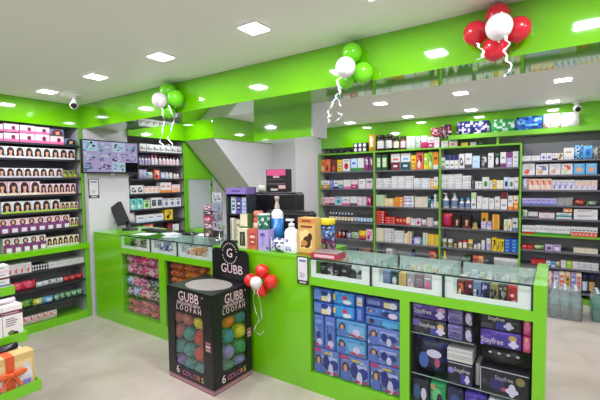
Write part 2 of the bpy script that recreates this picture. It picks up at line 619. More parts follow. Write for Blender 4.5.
def row(axis, plane, zb, items, shelf, bay, gap, depth=.11, rotz=0.0, jit=1.0):
    """one shelf board, left to right.  item: (u0, u1, vtop, what, kind, colours, deco[, count[, layers]])"""
    rnd = random.Random(hash_str(shelf + bay))
    k = 0
    group = 'products on the %s, %s' % (shelf, bay)
    for it in items:
        u0, u1, vt, what, kind, cols, deco = it[:7]
        n = it[7] if len(it) > 7 else 1
        layers = it[8] if len(it) > 8 else 1
        a = un(u0, vt, axis, plane)
        c = un(u1, vt, axis, plane)
        h = min(max((a.z + c.z) / 2 - zb, .03), gap)
        for i in range(n):
            p = a.lerp(c, (i + .5) / n)
            span = (c - a).length / n
            w = span * .955
            hh = h / layers
            d = depth
            if kind in ('bottle', 'jar'):
                w = min(w, hh * .95)
            if kind == 'pouch':
                d = min(depth, .5 * w + .02)
            for L in range(layers):
                lab = ('%s, %s from left, %s, %s' % (what, ORD[k], shelf, bay)) if layers == 1 else \
                      ('%s, %s layer, stack %s from left, %s, %s' % (what, ['lowest', 'second', 'third', 'fourth', 'fifth'][L], ORD[k], shelf, bay))
                off = rnd.uniform(0, .012) * jit
                loc = Vector((p.x, p.y, zb + .0015 + L * hh))
                if axis == 'y':
                    loc.y = plane + off
                else:
                    loc.x = plane - off
                place_product(kind, w, d, hh * (.985 if layers > 1 else 1), cols, deco, 0, loc, rotz, lab, group)
            k += 1

def hash_str(s):
    v = 7
    for ch in s:
        v = (v * 31 + ord(ch)) % 1000003
    return v

# ------------------------------------------------------------------ shelving units
def shelving(name, label, origin, rotz, width, depth, boards, height, z0=0.0, left=True, right=True, top=True, back=BACKP, board=SHELF, post=GREENS, ledge=None, pw=.022, plinth=True, side=mat('c2c2c8', .5)):
    """local frame: x along the front from its left end, y into the depth"""
    t = thing(name, label, 'shelf', origin, rotz)
    b = MB(); b.box(.012, depth - .015, z0, width - .012, depth, height, back); b.build('back_panel', t)
    if left:
        b = MB(); b.box(-pw / 2, 0, z0, pw / 2, .03, height, post); b.build('upright', t)
        b = MB(); b.box(-.006, .03, z0, pw / 2, depth - .015, height, side); b.build('side_panel', t)
    if right:
        b = MB(); b.box(width - pw / 2, 0, z0, width + pw / 2, .03, height, post); b.build('upright', t)
        b = MB(); b.box(width - pw / 2, .03, z0, width + .006, depth - .015, height, side); b.build('side_panel', t)
    if top:
        b = MB(); b.box(pw / 2 + .001, 0, height - .022, width - pw / 2, depth - .015, height, post); b.build('top_board', t)
    e0 = pw / 2 + .001
    for z in boards:
        b = MB(); b.box(e0, .006, z - .02, width - pw / 2, depth - .015, z, ledge[1] if ledge and abs(z - ledge[0]) < 1e-4 else board); b.build('shelf_board', t)
    if not plinth:
        return t
    b = MB(); b.box(e0, 0, z0, width - pw / 2, depth - .015, z0 + .06, post); b.build('plinth', t)
    return t

PX = [-3.368, -2.368, -1.368, -.368]
SEP = .0115          # uprights of the three equal bays
BZ = [1.68, 1.395, 1.12, .845, .56, .28]
TOPZ = 1.985
DEP = .33
shelving('shelving_unit', 'grey shelving bay with green uprights, nearest the stairs', (PX[0], YS, 0), 0, 1.0, DEP, BZ, TOPZ)
shelving('shelving_unit', 'middle grey shelving bay holding red and white stacks', (PX[1], YS, 0), 0, 1.0, DEP, BZ, TOPZ, left=False)
shelving('shelving_unit', 'grey shelving bay with pump bottles, third from stairs', (PX[2], YS, 0), 0, 1.0, DEP, BZ, TOPZ, left=False)
DZ = [1.751, 1.57, 1.383, 1.193, 1.027, .817, .619, .42, .133]
shelving('shelving_unit', 'tall right-end shelving bay with a green ledge at hip height', (PX[3], YS, 0), 0, .86, DEP, DZ, 2.07, left=False, top=False, ledge=(.817, GREENS), board=SHELF)
# long green ledge over the shelving with a short support
t = thing('overhead_ledge', 'long green ledge carrying packs above the right shelving', 'ledge', (-1.25, YS, 2.08), 0)
b = MB(); b.box(0, -.03, 0, 3.2, .115, .03, GREENS); b.build('board', t)
b = MB(); b.box(0, -.03, .03, 3.2, -.012, .062, GREENS); b.build('front_lip', t)
b = MB(); b.box(.60, .0, -.095, .63, .02, 0, GREENS); b.build('support_post', t)

A, B_, C_, D_ = 'bay nearest the stairs', 'second bay from stairs', 'third bay from stairs', 'right-end bay'
TS, S1, S2, S3, S4, S5, S6, S7, S8, S9 = 'top board', 'first shelf', 'second shelf', 'third shelf', 'fourth shelf', 'fifth shelf', 'sixth shelf', 'seventh shelf', 'eighth shelf', 'lowest shelf'
PY = YS + .025
W, P_, BT, J = 'carton', 'pouch', 'bottle', 'jar'

row('y', PY, TOPZ, [
    (325.6, 331, 150.8, 'flat black carton', W, ['black', 'dgrey'], 'plain'), (332, 337.3, 150.6, 'flat black carton', W, ['black', 'dgrey'], 'plain'),
    (339, 344.6, 150.4, 'flat black carton', W, ['black', 'dgrey'], 'plain'), (345.6, 351, 150.2, 'flat black carton', W, ['black', 'dgrey'], 'plain'),
    (353, 367, 143, 'black carton with pale dots', W, ['nearblack', 'lgrey', 'grey'], 'dots'),
    (367.6, 374.6, 134, 'yellow and white pouch', P_, ['gold', 'cream', 'yellow'], 'label')], TS, A, .3, depth=.08)
row('y', PY, TOPZ, [
    (375.6, 383.4, 135, 'white jar with brown lid', J, ['dbrown', 'dbrown', 'white'], 'wide'), (384, 391.6, 134.3, 'white jar with brown lid', J, ['dbrown', 'dbrown', 'white'], 'wide'),
    (392.2, 398.4, 136.4, 'cream jar with brown lid', J, ['dbrown', 'dbrown', 'cream'], 'wide'), (399, 405, 136, 'pink jar with brown lid', J, ['brown', 'dbrown', 'lpink'], 'wide'),
    (405.8, 410, 136.5, 'white pouch', P_, ['white', 'lgrey', 'mint'], 'mix'), (410.2, 414.4, 136.3, 'white pouch', P_, ['white', 'lgrey', 'mint'], 'mix'),
    (414.8, 420.2, 136.3, 'white pouch with green print', P_, ['white', 'green', 'lgrey'], 'mix'), (420.6, 427, 135.6, 'white and pink pouch', P_, ['white', 'hotpink', 'lblue'], 'half'),
    (427.3, 433.7, 137, 'white and magenta carton', W, ['white', 'magenta', 'grey'], 'half'), (433.9, 439, 137.4, 'pink and white carton', W, ['white', 'lpink', 'pink'], 'band')], TS, B_, .3, depth=.08)
row('y', PY, TOPZ, [
    (441, 448, 138.5, 'small white carton', W, ['white', 'grey', 'lgrey'], 'plain'), (448.6, 457, 138, 'white carton with orange fruit', W, ['white', 'orange', 'grey'], 'spot'),
    (461, 468, 142.6, 'flat yellow carton', W, ['yellow', 'gold'], 'plain'), (470, 476, 142.2, 'flat white carton', W, ['white', 'grey'], 'plain'),
    (477, 483, 141.4, 'small black pack', P_, ['black', 'dgrey', 'grey'], 'mix')], TS, C_, .085, depth=.08)

g = .245
row('y', PY, BZ[0], [
    (320.8, 324.8, 160, 'orange patterned carton', W, ['orange', 'red', 'cream'], 'mix'), (325.2, 330, 159.4, 'orange patterned carton', W, ['coral', 'orange', 'dbrown'], 'mix'),
    (331.3, 336.5, 160.2, 'brown and purple carton', W, ['brown', 'maroon', 'coral'], 'mix'), (337, 342, 160, 'yellow carton', W, ['yellow', 'gold', 'white'], 'label'),
    (342.5, 350, 159.2, 'white carton with red square', W, ['white', 'red', 'grey'], 'spot'), (350.8, 357, 158.6, 'pale blue and green carton', W, ['lblue', 'green', 'blue'], 'foot'),
    (357.3, 363.8, 158.2, 'white and green carton', W, ['white', 'green', 'lblue'], 'foot'), (364.2, 368.4, 157.2, 'purple and white carton', W, ['plum', 'white', 'magenta'], 'mix'),
    (368.7, 372.6, 157, 'purple and white carton', W, ['plum', 'lpink', 'maroon'], 'mix')], S1, A, g)
row('y', PY, BZ[1], [
    (320.8, 329.6, 180.6, 'white and gold carton', W, ['white', 'gold', 'grey'], 'half'), (330.2, 333, 180, 'small blue carton', W, ['periw', 'white'], 'plain'),
    (333.3, 338, 180.4, 'white and blue carton', W, ['white', 'navy', 'teal'], 'foot'), (338.3, 343, 180.4, 'white and teal carton', W, ['white', 'teal', 'lgrey'], 'half'),
    (343.3, 350.6, 179.8, 'white and pink carton', W, ['white', 'pink', 'lgreen'], 'foot'), (351, 357.8, 180, 'magenta carton', W, ['lpink', 'magenta', 'white'], 'half'),
    (358.4, 365.2, 179.2, 'white carton', W, ['white', 'grey'], 'plain'), (365.5, 372.6, 178.6, 'pale pink carton', W, ['lgrey', 'lpink', 'maroon'], 'half')], S2, A, g)
row('y', PY, BZ[2], [
    (321.3, 324.6, 197.4, 'pinkish carton', W, ['lpink', 'coral', 'grey'], 'mix'), (324.8, 328.6, 197.4, 'pinkish carton', W, ['lpink', 'coral', 'grey'], 'foot'),
    (328.9, 334.4, 197.2, 'pink and black carton', W, ['lpink', 'dgrey', 'coral'], 'foot'), (334.8, 341.6, 196.8, 'pale blue carton', W, ['lblue', 'teal', 'navy'], 'spot'),
    (342, 349.6, 196.8, 'white and pink carton', W, ['white', 'pink', 'grey'], 'foot'), (350, 357, 196.8, 'white printed carton', W, ['white', 'dgrey', 'lblue'], 'foot'),
    (357.3, 361.8, 197, 'pale pink carton', W, ['lpink', 'white', 'grey'], 'plain'), (362, 366.2, 197, 'pale lilac carton', W, ['lgrey', 'lilac', 'grey'], 'plain'),
    (366.5, 370.8, 197.2, 'magenta carton', W, ['magenta', 'lpink', 'maroon'], 'mix')], S3, A, g)
row('y', PY, BZ[3], [
    (328, 353, 212.6, 'brown bottle with yellow label', BT, ['dbrown', 'lblue', 'cream'], 'std', 8), (353.2, 372.4, 213.2, 'brown bottle with pale label', BT, ['dbrown', 'dgrey', 'lblue'], 'std', 6)], S4, A, g, depth=.06)
row('y', PY, BZ[4], [
    (333, 337.4, 233.6, 'red carton', W, ['red', 'white'], 'plain'), (337.6, 341, 230.6, 'red and cream carton', W, ['maroon', 'cream', 'coral'], 'mix'),
    (341.3, 345, 231, 'dark brown carton', W, ['dbrown', 'cream', 'red'], 'mix'), (345.4, 350, 233, 'lilac packet', P_, ['lilac', 'navy', 'white'], 'mix'),
    (350.3, 357.6, 232.6, 'white and green packet', P_, ['white', 'lgreen', 'green'], 'mix'), (358, 365.8, 231, 'yellow and red packet', P_, ['yellow', 'coral', 'gold'], 'half'),
    (366.2, 372.6, 229.6, 'pink carton', W, ['lpink', 'pink', 'plum'], 'mix')], S5, A, g)
row('y', PY, BZ[5], [(322, 330, 249, 'white carton', W, ['white', 'grey'], 'plain'), (356, 358.8, 248, 'dark bottle', BT, ['navy', 'black', 'dgrey'], 'std'), (362, 370, 250, 'red carton', W, ['coral', 'white'], 'plain')], S6, A, g)

row('y', PY, BZ[0], [
    (375.8, 381, 154.2, 'black carton with pale green print', W, ['dgreen', 'lgreen', 'cream'], 'label'), (381.6, 387.4, 153.8, 'black carton with pale green print', W, ['dgreen', 'lgreen', 'cream'], 'label'),
    (390.7, 400, 153.2, 'white and maroon carton', W, ['white', 'maroon', 'coral'], 'half'), (400.6, 410.4, 152.8, 'white and blue carton', W, ['white', 'dteal', 'sky'], 'half'),
    (410.8, 415.8, 155, 'yellow carton', W, ['yellow', 'gold', 'red'], 'half'), (416.1, 423.4, 151.2, 'red brown carton', W, ['coral', 'maroon', 'white'], 'mix'),
    (423.8, 428, 153.2, 'yellow green carton', W, ['lime', 'yellow', 'white'], 'foot'), (428.2, 432.8, 151.8, 'green and white carton', W, ['lime', 'green', 'white'], 'mix'),
    (433.1, 438.4, 152, 'orange carton', W, ['orange', 'white', 'brown'], 'foot')], S1, B_, g)
row('y', PY, BZ[1], [
    (375.8, 391, 178.4, 'long white carton', W, ['white', 'lgrey', 'bluegrey'], 'end', 2, 4), (391.2, 413, 176.2, 'long white carton', W, ['white', 'lgrey', 'grey'], 'end', 3, 5),
    (413.3, 430, 178.2, 'long white carton', W, ['white', 'lblue', 'grey'], 'end', 2, 4), (430.2, 433.4, 178.8, 'orange striped carton', W, ['cream', 'orange', 'red'], 'stripes'),
    (433.6, 438, 177, 'white and yellow carton', W, ['white', 'yellow', 'grey'], 'foot')], S2, B_, g)
row('y', PY, BZ[2], [
    (375.8, 384.2, 195, 'narrow green and white carton', W, ['lgreen', 'white', 'green'], 'cols', 4), (384.5, 393.6, 198.6, 'pale yellow carton', W, ['cream', 'yellow', 'gold'], 'end', 2, 3),
    (394, 403, 197.2, 'orange carton', W, ['orange', 'gold', 'white'], 'end', 1, 4), (403.5, 413.6, 196.4, 'white carton', W, ['white', 'periw', 'lgrey'], 'end', 2, 3),
    (414.6, 427.6, 197, 'narrow cream carton', W, ['cream', 'lgrey', 'grey'], 'cols', 5), (428, 430.8, 196.4, 'dark teal carton', W, ['dteal', 'white'], 'plain'), (431, 433.6, 199.6, 'teal and white carton', W, ['teal', 'white'], 'half'),
    (433.8, 436, 194.4, 'tall white carton', W, ['white', 'grey'], 'plain'), (436.2, 438.4, 202, 'small cream carton', W, ['cream', 'grey'], 'plain')], S3, B_, g)
row('y', PY, BZ[3], [
    (375.8, 384.4, 211, 'red carton', W, ['red', 'coral', 'white'], 'end', 1, 5), (384.8, 395, 217, 'red carton', W, ['red', 'coral', 'lpink'], 'end', 2, 3), (395.3, 405.8, 218.4, 'red spotted carton', W, ['red', 'lorange', 'maroon'], 'mix', 3),
    (406.2, 410, 217.6, 'peach carton', W, ['peach', 'coral', 'white'], 'foot'), (410.3, 415.4, 219.2, 'white carton', W, ['white', 'grey'], 'plain'), (415.7, 420.8, 219, 'pink and lilac carton', W, ['lpink', 'magenta', 'lilac'], 'spot'),
    (421.2, 426, 219.8, 'white packet', P_, ['white', 'lgrey', 'grey'], 'mix'), (426.6, 432.4, 218.4, 'white and red carton', W, ['white', 'red', 'grey'], 'cols'), (432.8, 438, 221.6, 'white packet', P_, ['white', 'lilac', 'lgrey'], 'mix')], S4, B_, g)
row('y', PY, BZ[4], [
    (375.8, 383.6, 228.2, 'cream carton', W, ['cream', 'lgrey', 'lgreen'], 'end', 1, 5), (384, 393.6, 228.6, 'white carton', W, ['white', 'lgrey', 'bluegrey'], 'end', 1, 5), (394, 403.6, 231, 'white carton', W, ['white', 'lgrey', 'lilac'], 'end', 1, 4),
    (404, 407, 233.6, 'cream carton', W, ['cream', 'tan'], 'plain'), (407.3, 411.4, 232, 'cream and orange carton', W, ['cream', 'lorange', 'brown'], 'cols'), (411.8, 413.6, 237.6, 'small blue carton', W, ['blue', 'white'], 'plain'),
    (413.8, 420.4, 238, 'pale lilac carton', W, ['lilac', 'white', 'lgrey'], 'label'), (420.6, 422.3, 239, 'small teal carton', W, ['teal', 'white'], 'plain'), (422.6, 427.6, 233.2, 'white and green carton', W, ['white', 'lgreen', 'green'], 'cols'),
    (428, 438.4, 234.8, 'yellow carton', W, ['yellow', 'gold', 'white'], 'end', 2, 4)], S5, B_, g)
row('y', PY, BZ[5], [(386, 392, 249, 'white carton', W, ['white', 'red'], 'plain'), (410.6, 415, 249.8, 'dark blue tin', J, ['navy', 'black', 'blue'], 'wide'), (429, 436, 252, 'red carton', W, ['coral', 'maroon'], 'plain')], S6, B_, g)

row('y', PY, BZ[0], [
    (441.2, 445, 157.6, 'white carton', W, ['white', 'grey', 'green'], 'foot'), (445.3, 449.6, 155.4, 'navy and white carton', W, ['white', 'navy', 'green'], 'top'), (449.8, 454, 155.3, 'navy and white carton', W, ['white', 'navy', 'teal'], 'top'),
    (454.2, 458.6, 155.2, 'navy and white carton', W, ['white', 'navy', 'lime'], 'top'), (459, 464.4, 153.8, 'white carton with black ring', W, ['white', 'black', 'red'], 'icon'), (465, 471.8, 153.4, 'white carton with dark swoosh', W, ['white', 'dgrey', 'grey'], 'foot'),
    (472.2, 479.8, 156, 'pale blue carton', W, ['lblue', 'white', 'sky'], 'plain'), (480.8, 487.6, 154.8, 'black carton with white text', W, ['nearblack', 'lgrey', 'grey'], 'mix'), (488, 493.8, 153, 'white carton', W, ['white', 'grey', 'lgrey'], 'plain'),
    (494.6, 499.6, 152.4, 'black carton with white roundel', W, ['black', 'lgrey', 'green'], 'spot'), (500.2, 506.2, 152.2, 'white and plum carton', W, ['white', 'plum', 'grey'], 'foot'), (506.5, 512.3, 152.2, 'lilac carton', W, ['lilac', 'plum', 'white'], 'top'),
    (512.6, 518.6, 151.4, 'pale grey carton', W, ['lgrey', 'white', 'grey'], 'label')], S1, C_, g)
row('y', PY, BZ[1], [
    (441.2, 462, 174.4, 'white carton', W, ['white', 'lgrey', 'grey'], 'end', 3, 5), (462.3, 471, 175.8, 'white carton', W, ['white', 'lgrey', 'grey'], 'end', 1, 4), (471.8, 474.6, 179.6, 'small dark carton', W, ['dgrey', 'grey'], 'plain'),
    (475, 478.4, 181.4, 'small white carton', W, ['white', 'lgrey'], 'plain'), (478.6, 481.8, 181.4, 'small white carton', W, ['white', 'coral'], 'plain'), (482.2, 489, 177.2, 'white carton with green ball', W, ['white', 'green', 'lgreen'], 'spot'),
    (489.3, 492, 180.6, 'white carton', W, ['white', 'grey'], 'plain'), (492.3, 496.2, 179.8, 'yellow carton', W, ['yellow', 'olive', 'white'], 'label'), (496.5, 503.4, 180.4, 'cream carton', W, ['cream', 'lgreen', 'grey'], 'plain', 2),
    (503.8, 508.8, 177.2, 'pale blue carton', W, ['lblue', 'navy', 'white'], 'spot'), (509.1, 514, 177.8, 'white and green carton', W, ['white', 'green', 'lgrey'], 'spot'), (514.3, 518.6, 177.4, 'white and pink carton', W, ['white', 'lpink', 'coral'], 'foot')], S2, C_, g)
row('y', PY, BZ[2], [
    (441.8, 449, 193.4, 'white pump bottle', BT, ['white', 'lgrey', 'bluegrey'], 'pump'), (450, 458, 193.2, 'white pump bottle', BT, ['white', 'lgrey', 'bluegrey'], 'pump'), (458.6, 464.4, 198.6, 'short white bottle', BT, ['white', 'sky', 'bluegrey'], 'std'),
    (464.8, 470.8, 197.8, 'short white bottle', BT, ['white', 'sky', 'bluegrey'], 'std'), (471.2, 476, 192.6, 'white and green carton', W, ['white', 'lgreen', 'green'], 'top'), (476.8, 481.8, 196.4, 'white carton', W, ['white', 'mint', 'lgrey'], 'plain'),
    (482, 488.6, 197.8, 'white carton', W, ['white', 'lgrey', 'grey'], 'plain'), (489, 494.2, 198.6, 'white carton', W, ['white', 'grey', 'lgrey'], 'plain'), (494.5, 500, 196.8, 'white carton', W, ['white', 'lgrey', 'grey'], 'foot'),
    (500.6, 507.4, 192.6, 'maroon and white carton', W, ['white', 'maroon', 'grey'], 'top'), (508, 513, 196, 'white carton', W, ['white', 'orange', 'grey'], 'foot'), (513.3, 518.6, 195.8, 'cream and orange carton', W, ['cream', 'orange', 'coral'], 'half')], S3, C_, g)
row('y', PY, BZ[3], [
    (441.8, 451.8, 213.2, 'red packet', P_, ['red', 'magenta', 'coral'], 'label'), (452.8, 460.8, 215.6, 'black carton with portrait', W, ['dbrown', 'black', 'dbrown'], 'face'), (461.6, 471, 215.6, 'black carton with portrait', W, ['dbrown', 'hair', 'maroon'], 'face'),
    (472, 478, 221.8, 'small dark carton with portrait', W, ['black', 'olive', 'yellow'], 'face'), (481, 486.2, 221.2, 'lilac carton', W, ['lilac', 'white', 'plum'], 'label'), (486.5, 491.4, 221.6, 'pale lilac carton', W, ['lilac', 'white', 'periw'], 'foot'),
    (492, 499.6, 214.6, 'tall gold carton', W, ['gold', 'lorange', 'orange'], 'cols'), (503.8, 507.6, 219.8, 'yellow and white carton', W, ['white', 'lime', 'yellow'], 'mix'), (507.8, 511.8, 219.6, 'yellow and white carton', W, ['white', 'yellow', 'olive'], 'mix'),
    (512.2, 518, 218.4, 'grey blue carton', W, ['lgrey', 'bluegrey', 'dgrey'], 'foot')], S4, C_, g)
row('y', PY, BZ[3] + .085, [(481.2, 488.2, 212.8, 'orange carton above lilac ones', W, ['gold', 'orange', 'dbrown'], 'mix')], S4, C_, .14, depth=.06)
row('y', PY, BZ[4], [
    (441.8, 446.5, 239, 'white and green jar', J, ['white', 'lgrey', 'olive'], 'wide'), (447, 452.8, 239.6, 'white and green jar', J, ['mint', 'white', 'olive'], 'wide'), (453.2, 457, 243, 'small black jar', J, ['cream', 'black', 'olive'], 'wide'),
    (457.8, 462, 241.2, 'jar with red lid', J, ['cream', 'red', 'cream'], 'wide'), (462.4, 467, 240.6, 'jar with red lid', J, ['lpink', 'red', 'cream'], 'wide'), (467.6, 473, 240, 'jar with yellow lid', J, ['cream', 'yellow', 'olive'], 'wide'),
    (473.4, 476.6, 244.8, 'short white jar', J, ['white', 'white', 'cream'], 'wide'), (476.9, 480.6, 243.8, 'short white jar', J, ['white', 'white', 'lgrey'], 'wide'), (480.9, 485.2, 240.6, 'white bottle', J, ['white', 'white', 'lgrey'], 'wide'),
    (485.6, 491.2, 239, 'white bottle', J, ['white', 'white', 'lilac'], 'wide'), (491.8, 496.6, 238, 'yellow and black carton', W, ['yellow', 'dbrown', 'olive'], 'mix'), (496.9, 500.4, 239.4, 'yellow and black carton', W, ['yellow', 'olive', 'black'], 'mix'),
    (500.6, 504, 239.8, 'yellow and black carton', W, ['yellow', 'dbrown', 'olive'], 'mix'), (504.8, 518.6, 239.4, 'blue carton', W, ['blue', 'sky', 'navy'], 'end', 2, 4)], S5, C_, g)
row('y', PY, BZ[5], [(442, 446.6, 251, 'yellow bottle', BT, ['yellow', 'yellow', 'gold'], 'std'), (464, 471, 256, 'dark green carton', W, ['dgreen', 'green'], 'plain'), (473, 478, 256, 'coral carton', W, ['coral', 'red'], 'plain'), (478.4, 483, 256.4, 'orange carton', W, ['lorange', 'coral'], 'plain'),
    (494, 518, 258.6, 'white carton', W, ['white', 'lgrey'], 'plain', 4)], S6, C_, g)

row('y', PY, DZ[0], [
    (522, 531, 156, 'flat white carton', W, ['white', 'lgrey'], 'plain'), (531.3, 540.6, 155.8, 'flat white carton', W, ['white', 'lgrey'], 'plain'), (541, 546.4, 153.4, 'white carton with blue dot', W, ['white', 'periw', 'lgrey'], 'spot'),
    (546.7, 552, 153.3, 'white carton with blue dot', W, ['white', 'periw', 'lgrey'], 'spot'), (552.4, 557.8, 153.4, 'white and brown carton', W, ['white', 'dbrown', 'coral'], 'foot'), (558, 563.2, 153.2, 'brown and green carton', W, ['cream', 'dgreen', 'brown'], 'mix'),
    (563.6, 574.4, 147.8, 'white carton', W, ['white', 'lgrey', 'tan'], 'foot'), (574.8, 583, 145.2, 'sky blue packet', P_, ['sky', 'lblue', 'navy'], 'mix'), (583.3, 593, 145.6, 'sky blue packet', P_, ['sky', 'blue', 'lblue'], 'label'), (593.6, 600, 146.6, 'dark patterned packet', P_, ['dgrey', 'lgrey', 'olive'], 'mix')], S1, D_, .25)
row('y', PY, DZ[1], [
    (522, 535.2, 163.8, 'white nappy carton', W, ['white', 'lgrey', 'coral'], 'mix'), (535.7, 548.8, 164.4, 'white nappy carton', W, ['white', 'bluegrey', 'tan'], 'mix'), (549.3, 561, 163.8, 'white carton with baby', W, ['white', 'lgrey', 'skin'], 'mix'), (561.3, 573, 163.8, 'white carton with toys', W, ['white', 'coral', 'lgreen'], 'mix'),
    (573.5, 585.2, 163.6, 'sky blue carton with baby', W, ['sky', 'skin', 'lblue'], 'spot'), (585.6, 597.4, 163.4, 'sky blue carton with baby', W, ['sky', 'skin', 'lblue'], 'spot')], S2, D_, .15)
row('y', PY, DZ[2], [
    (522.4, 528, 178.4, 'lilac packet', P_, ['lilac', 'white', 'lgrey'], 'mix'), (528.4, 552, 179, 'peach and white carton', W, ['peach', 'coral', 'white'], 'mix', 4), (552.3, 575, 180, 'pale lilac carton', W, ['white', 'lilac', 'periw'], 'mix', 4), (575.3, 597.4, 180.4, 'peach and grey carton', W, ['white', 'lorange', 'lilac'], 'mix', 4)], S3, D_, .15)
row('y', PY, DZ[3], [
    (522, 556.8, 198.4, 'pale lilac carton with blue corner', W, ['lilac', 'periw', 'blue'], 'foot', 7), (557.2, 565, 198, 'black and white checked carton', W, ['white', 'black'], 'checker'), (565.2, 573, 198, 'black and white checked carton', W, ['white', 'black'], 'checker'),
    (573.5, 585.6, 199.6, 'dark red packet', P_, ['maroon', 'brown', 'coral'], 'mix'), (586, 597.4, 201, 'dark green packet', P_, ['dgreen', 'green', 'lgrey'], 'mix')], S4, D_, .15)
row('y', PY, DZ[4], [
    (522.2, 527.6, 210, 'white and green packet', P_, ['white', 'green', 'lgreen'], 'mix'), (528.2, 538, 212, 'pale grey carton with dark mark', W, ['lgrey', 'dgrey', 'mint'], 'foot'), (538.5, 555, 213.2, 'pinkish white long carton', W, ['lpink', 'white', 'grey'], 'label'), (556, 572.2, 213.2, 'white long carton, teal print', W, ['white', 'teal', 'bluegrey'], 'band'),
    (573.4, 598.4, 209.6, 'long white carton', W, ['white', 'dgrey', 'lgrey'], 'plain', 1, 2)], S5, D_, .15)
row('y', PY, DZ[4] + .085, [(563.2, 572.4, 208.6, 'orange packet above white carton', W, ['lorange', 'coral', 'white'], 'mix')], S5, D_, .1, depth=.06)
row('y', PY, DZ[5], [(522, 535, 225.6, 'white and red carton', W, ['white', 'red', 'grey'], 'foot', 4), (535.3, 570.5, 226.2, 'white and green carton', W, ['white', 'green', 'grey'], 'foot', 9), (570.8, 597.6, 227.4, 'white and orange carton', W, ['white', 'coral', 'dgreen'], 'half', 7)], S6, D_, .18)
row('y', PY, DZ[6], [(521.6, 527.4, 245, 'red carton', W, ['red', 'white'], 'plain'), (527.6, 533.6, 245.4, 'red carton', W, ['red', 'coral'], 'plain'), (534.2, 543.6, 245.6, 'lime and white packet', P_, ['lime', 'white', 'green'], 'mix'), (544.8, 553, 244.8, 'lilac carton', W, ['lilac', 'plum', 'white'], 'spot'), (553.3, 561, 245.2, 'lilac carton', W, ['lilac', 'white', 'plum'], 'spot'),
    (573.6, 598, 249, 'small cream carton', W, ['cream', 'white', 'grey'], 'plain', 6)], S7, D_, .17)
row('y', PY, DZ[7], [(531.2, 538, 259.6, 'red carton', W, ['red', 'maroon'], 'plain'), (538.2, 545, 260, 'red carton', W, ['red', 'maroon'], 'plain'), (546, 550.6, 261.8, 'white and blue carton', W, ['white', 'blue', 'grey'], 'foot'), (551, 555.6, 262, 'blue carton', W, ['sky', 'white', 'navy'], 'foot'), (556, 560.6, 262, 'yellow packet', P_, ['gold', 'white', 'olive'], 'mix'), (561, 566, 261, 'white carton', W, ['white', 'lgrey'], 'plain'),
    (566.4, 572, 261.4, 'lime carton', W, ['lime', 'white', 'yellow'], 'plain'), (572.4, 599, 263, 'white carton', W, ['white', 'lgrey', 'grey'], 'end', 4, 2)], S8, D_, .17)
row('y', PY, DZ[8], [(543.6, 553, 271, 'peach packet', P_, ['peach', 'coral', 'white'], 'mix'), (553.4, 559, 271.4, 'lilac carton', W, ['lilac', 'white', 'periw'], 'label'), (559.4, 565, 271.6, 'cream carton', W, ['cream', 'coral', 'white'], 'label'), (565.4, 570.6, 272, 'peach carton', W, ['peach', 'gold', 'brown'], 'label'), (571, 576, 272.4, 'lilac carton', W, ['lilac', 'periw', 'white'], 'label'),
    (576.3, 581.6, 273, 'cream carton', W, ['cream', 'coral', 'lilac'], 'label'), (582, 588.4, 275, 'dark bottle with blue label', J, ['dbrown', 'navy', 'lblue'], 'wide'), (588.8, 596, 275.4, 'dark bottle with pale label', J, ['dbrown', 'navy', 'tan'], 'wide')], S9, D_, .25)

# packs on the long green ledge
LG = 'packs on the overhead ledge'
def ledge_pack(u0, u1, vt, cols, deco, what, pieces=True):
    y = YS + .05
    a, c = un(u0, vt + 8, 'y', y), un(u1, vt + 8, 'y', y)
    h = un((u0 + u1) / 2, vt, 'y', y).z - 2.112
    o = place_product('pouch', (c.x - a.x) * .93, .12, h, cols, deco, int(u0), ((a.x + c.x) / 2, YS - .008, 2.1125), 0, what, LG, 'wrapped_pack', 'pack')
ledge_pack(442, 451.5, 124.6, ['maroon', 'navy', 'lgrey'], 'mix', 'dark red and navy pack at the left end of the green ledge')
ledge_pack(456.6, 473, 121.6, ['navy', 'lgrey', 'lilac'], 'mix', 'navy and white pack, left one of two on green ledge')
ledge_pack(473.3, 490, 120.8, ['navy', 'lilac', 'white'], 'mix', 'navy and lilac pack beside the green pack on ledge')
ledge_pack(490.8, 515, 119.2, ['2f9a4a', 'mint', 'green'], 'mix', 'green pack with white print on the green ledge')
ledge_pack(515.4, 542.4, 116.6, ['blue', 'sky', 'navy'], 'mix', 'blue pack with pale print on the green ledge')
ledge_pack(543, 560.8, 113.4, ['white', 'cream', 'tan'], 'mix', 'white pack beside the blue pack on green ledge')
ledge_pack(561.2, 579.4, 112.2, ['white', 'e6dcc8', 'lgrey'], 'mix', 'white pack at the right end of the green ledge')
place_product('pouch', .17, .09, .13, ['red', 'navy', 'lpink'], 'mix', 3, (un(436, 130, 'y', PY).x, PY + .02, TOPZ + .165), 0, 'red and navy packet lying above jars at the end of the top board', LG)

# ------------------------------------------------------------------ left wall shelving (hair colour)
LXU = -4.515
LY0 = 0.15
uz = [un(30, v, 'x', LXU - .02).z for v in (142.6, 158.4, 177.6, 195, 212.6, 231)]
shelving('shelving_unit', 'left wall shelving full of hair colour cartons, green end post', (LXU, LY0, 0), PI / 2, 2.095, .355, uz, 2.175, z0=.858, top=False, back=BACKD, board=SHELFD, plinth=False)
lz = [.632, .451, .262, .08]
t = shelving('low_cabinet', 'low open cabinet under the hair colour shelving, green frame', (XL, LY0, 0), PI / 2, 2.09, .37, lz[:3], .80, top=False, back=mat('c4c3cc', .5), board=SHELFD, pw=.05, plinth=False)
b = MB(); b.box(-.02, -.01, .80, 2.12, .38, .857, GREEN); b.build('ledge', t)
b = MB(); b.box(.025, .0, 0, 2.065, .355, .08, GREEN); b.build('base', t)

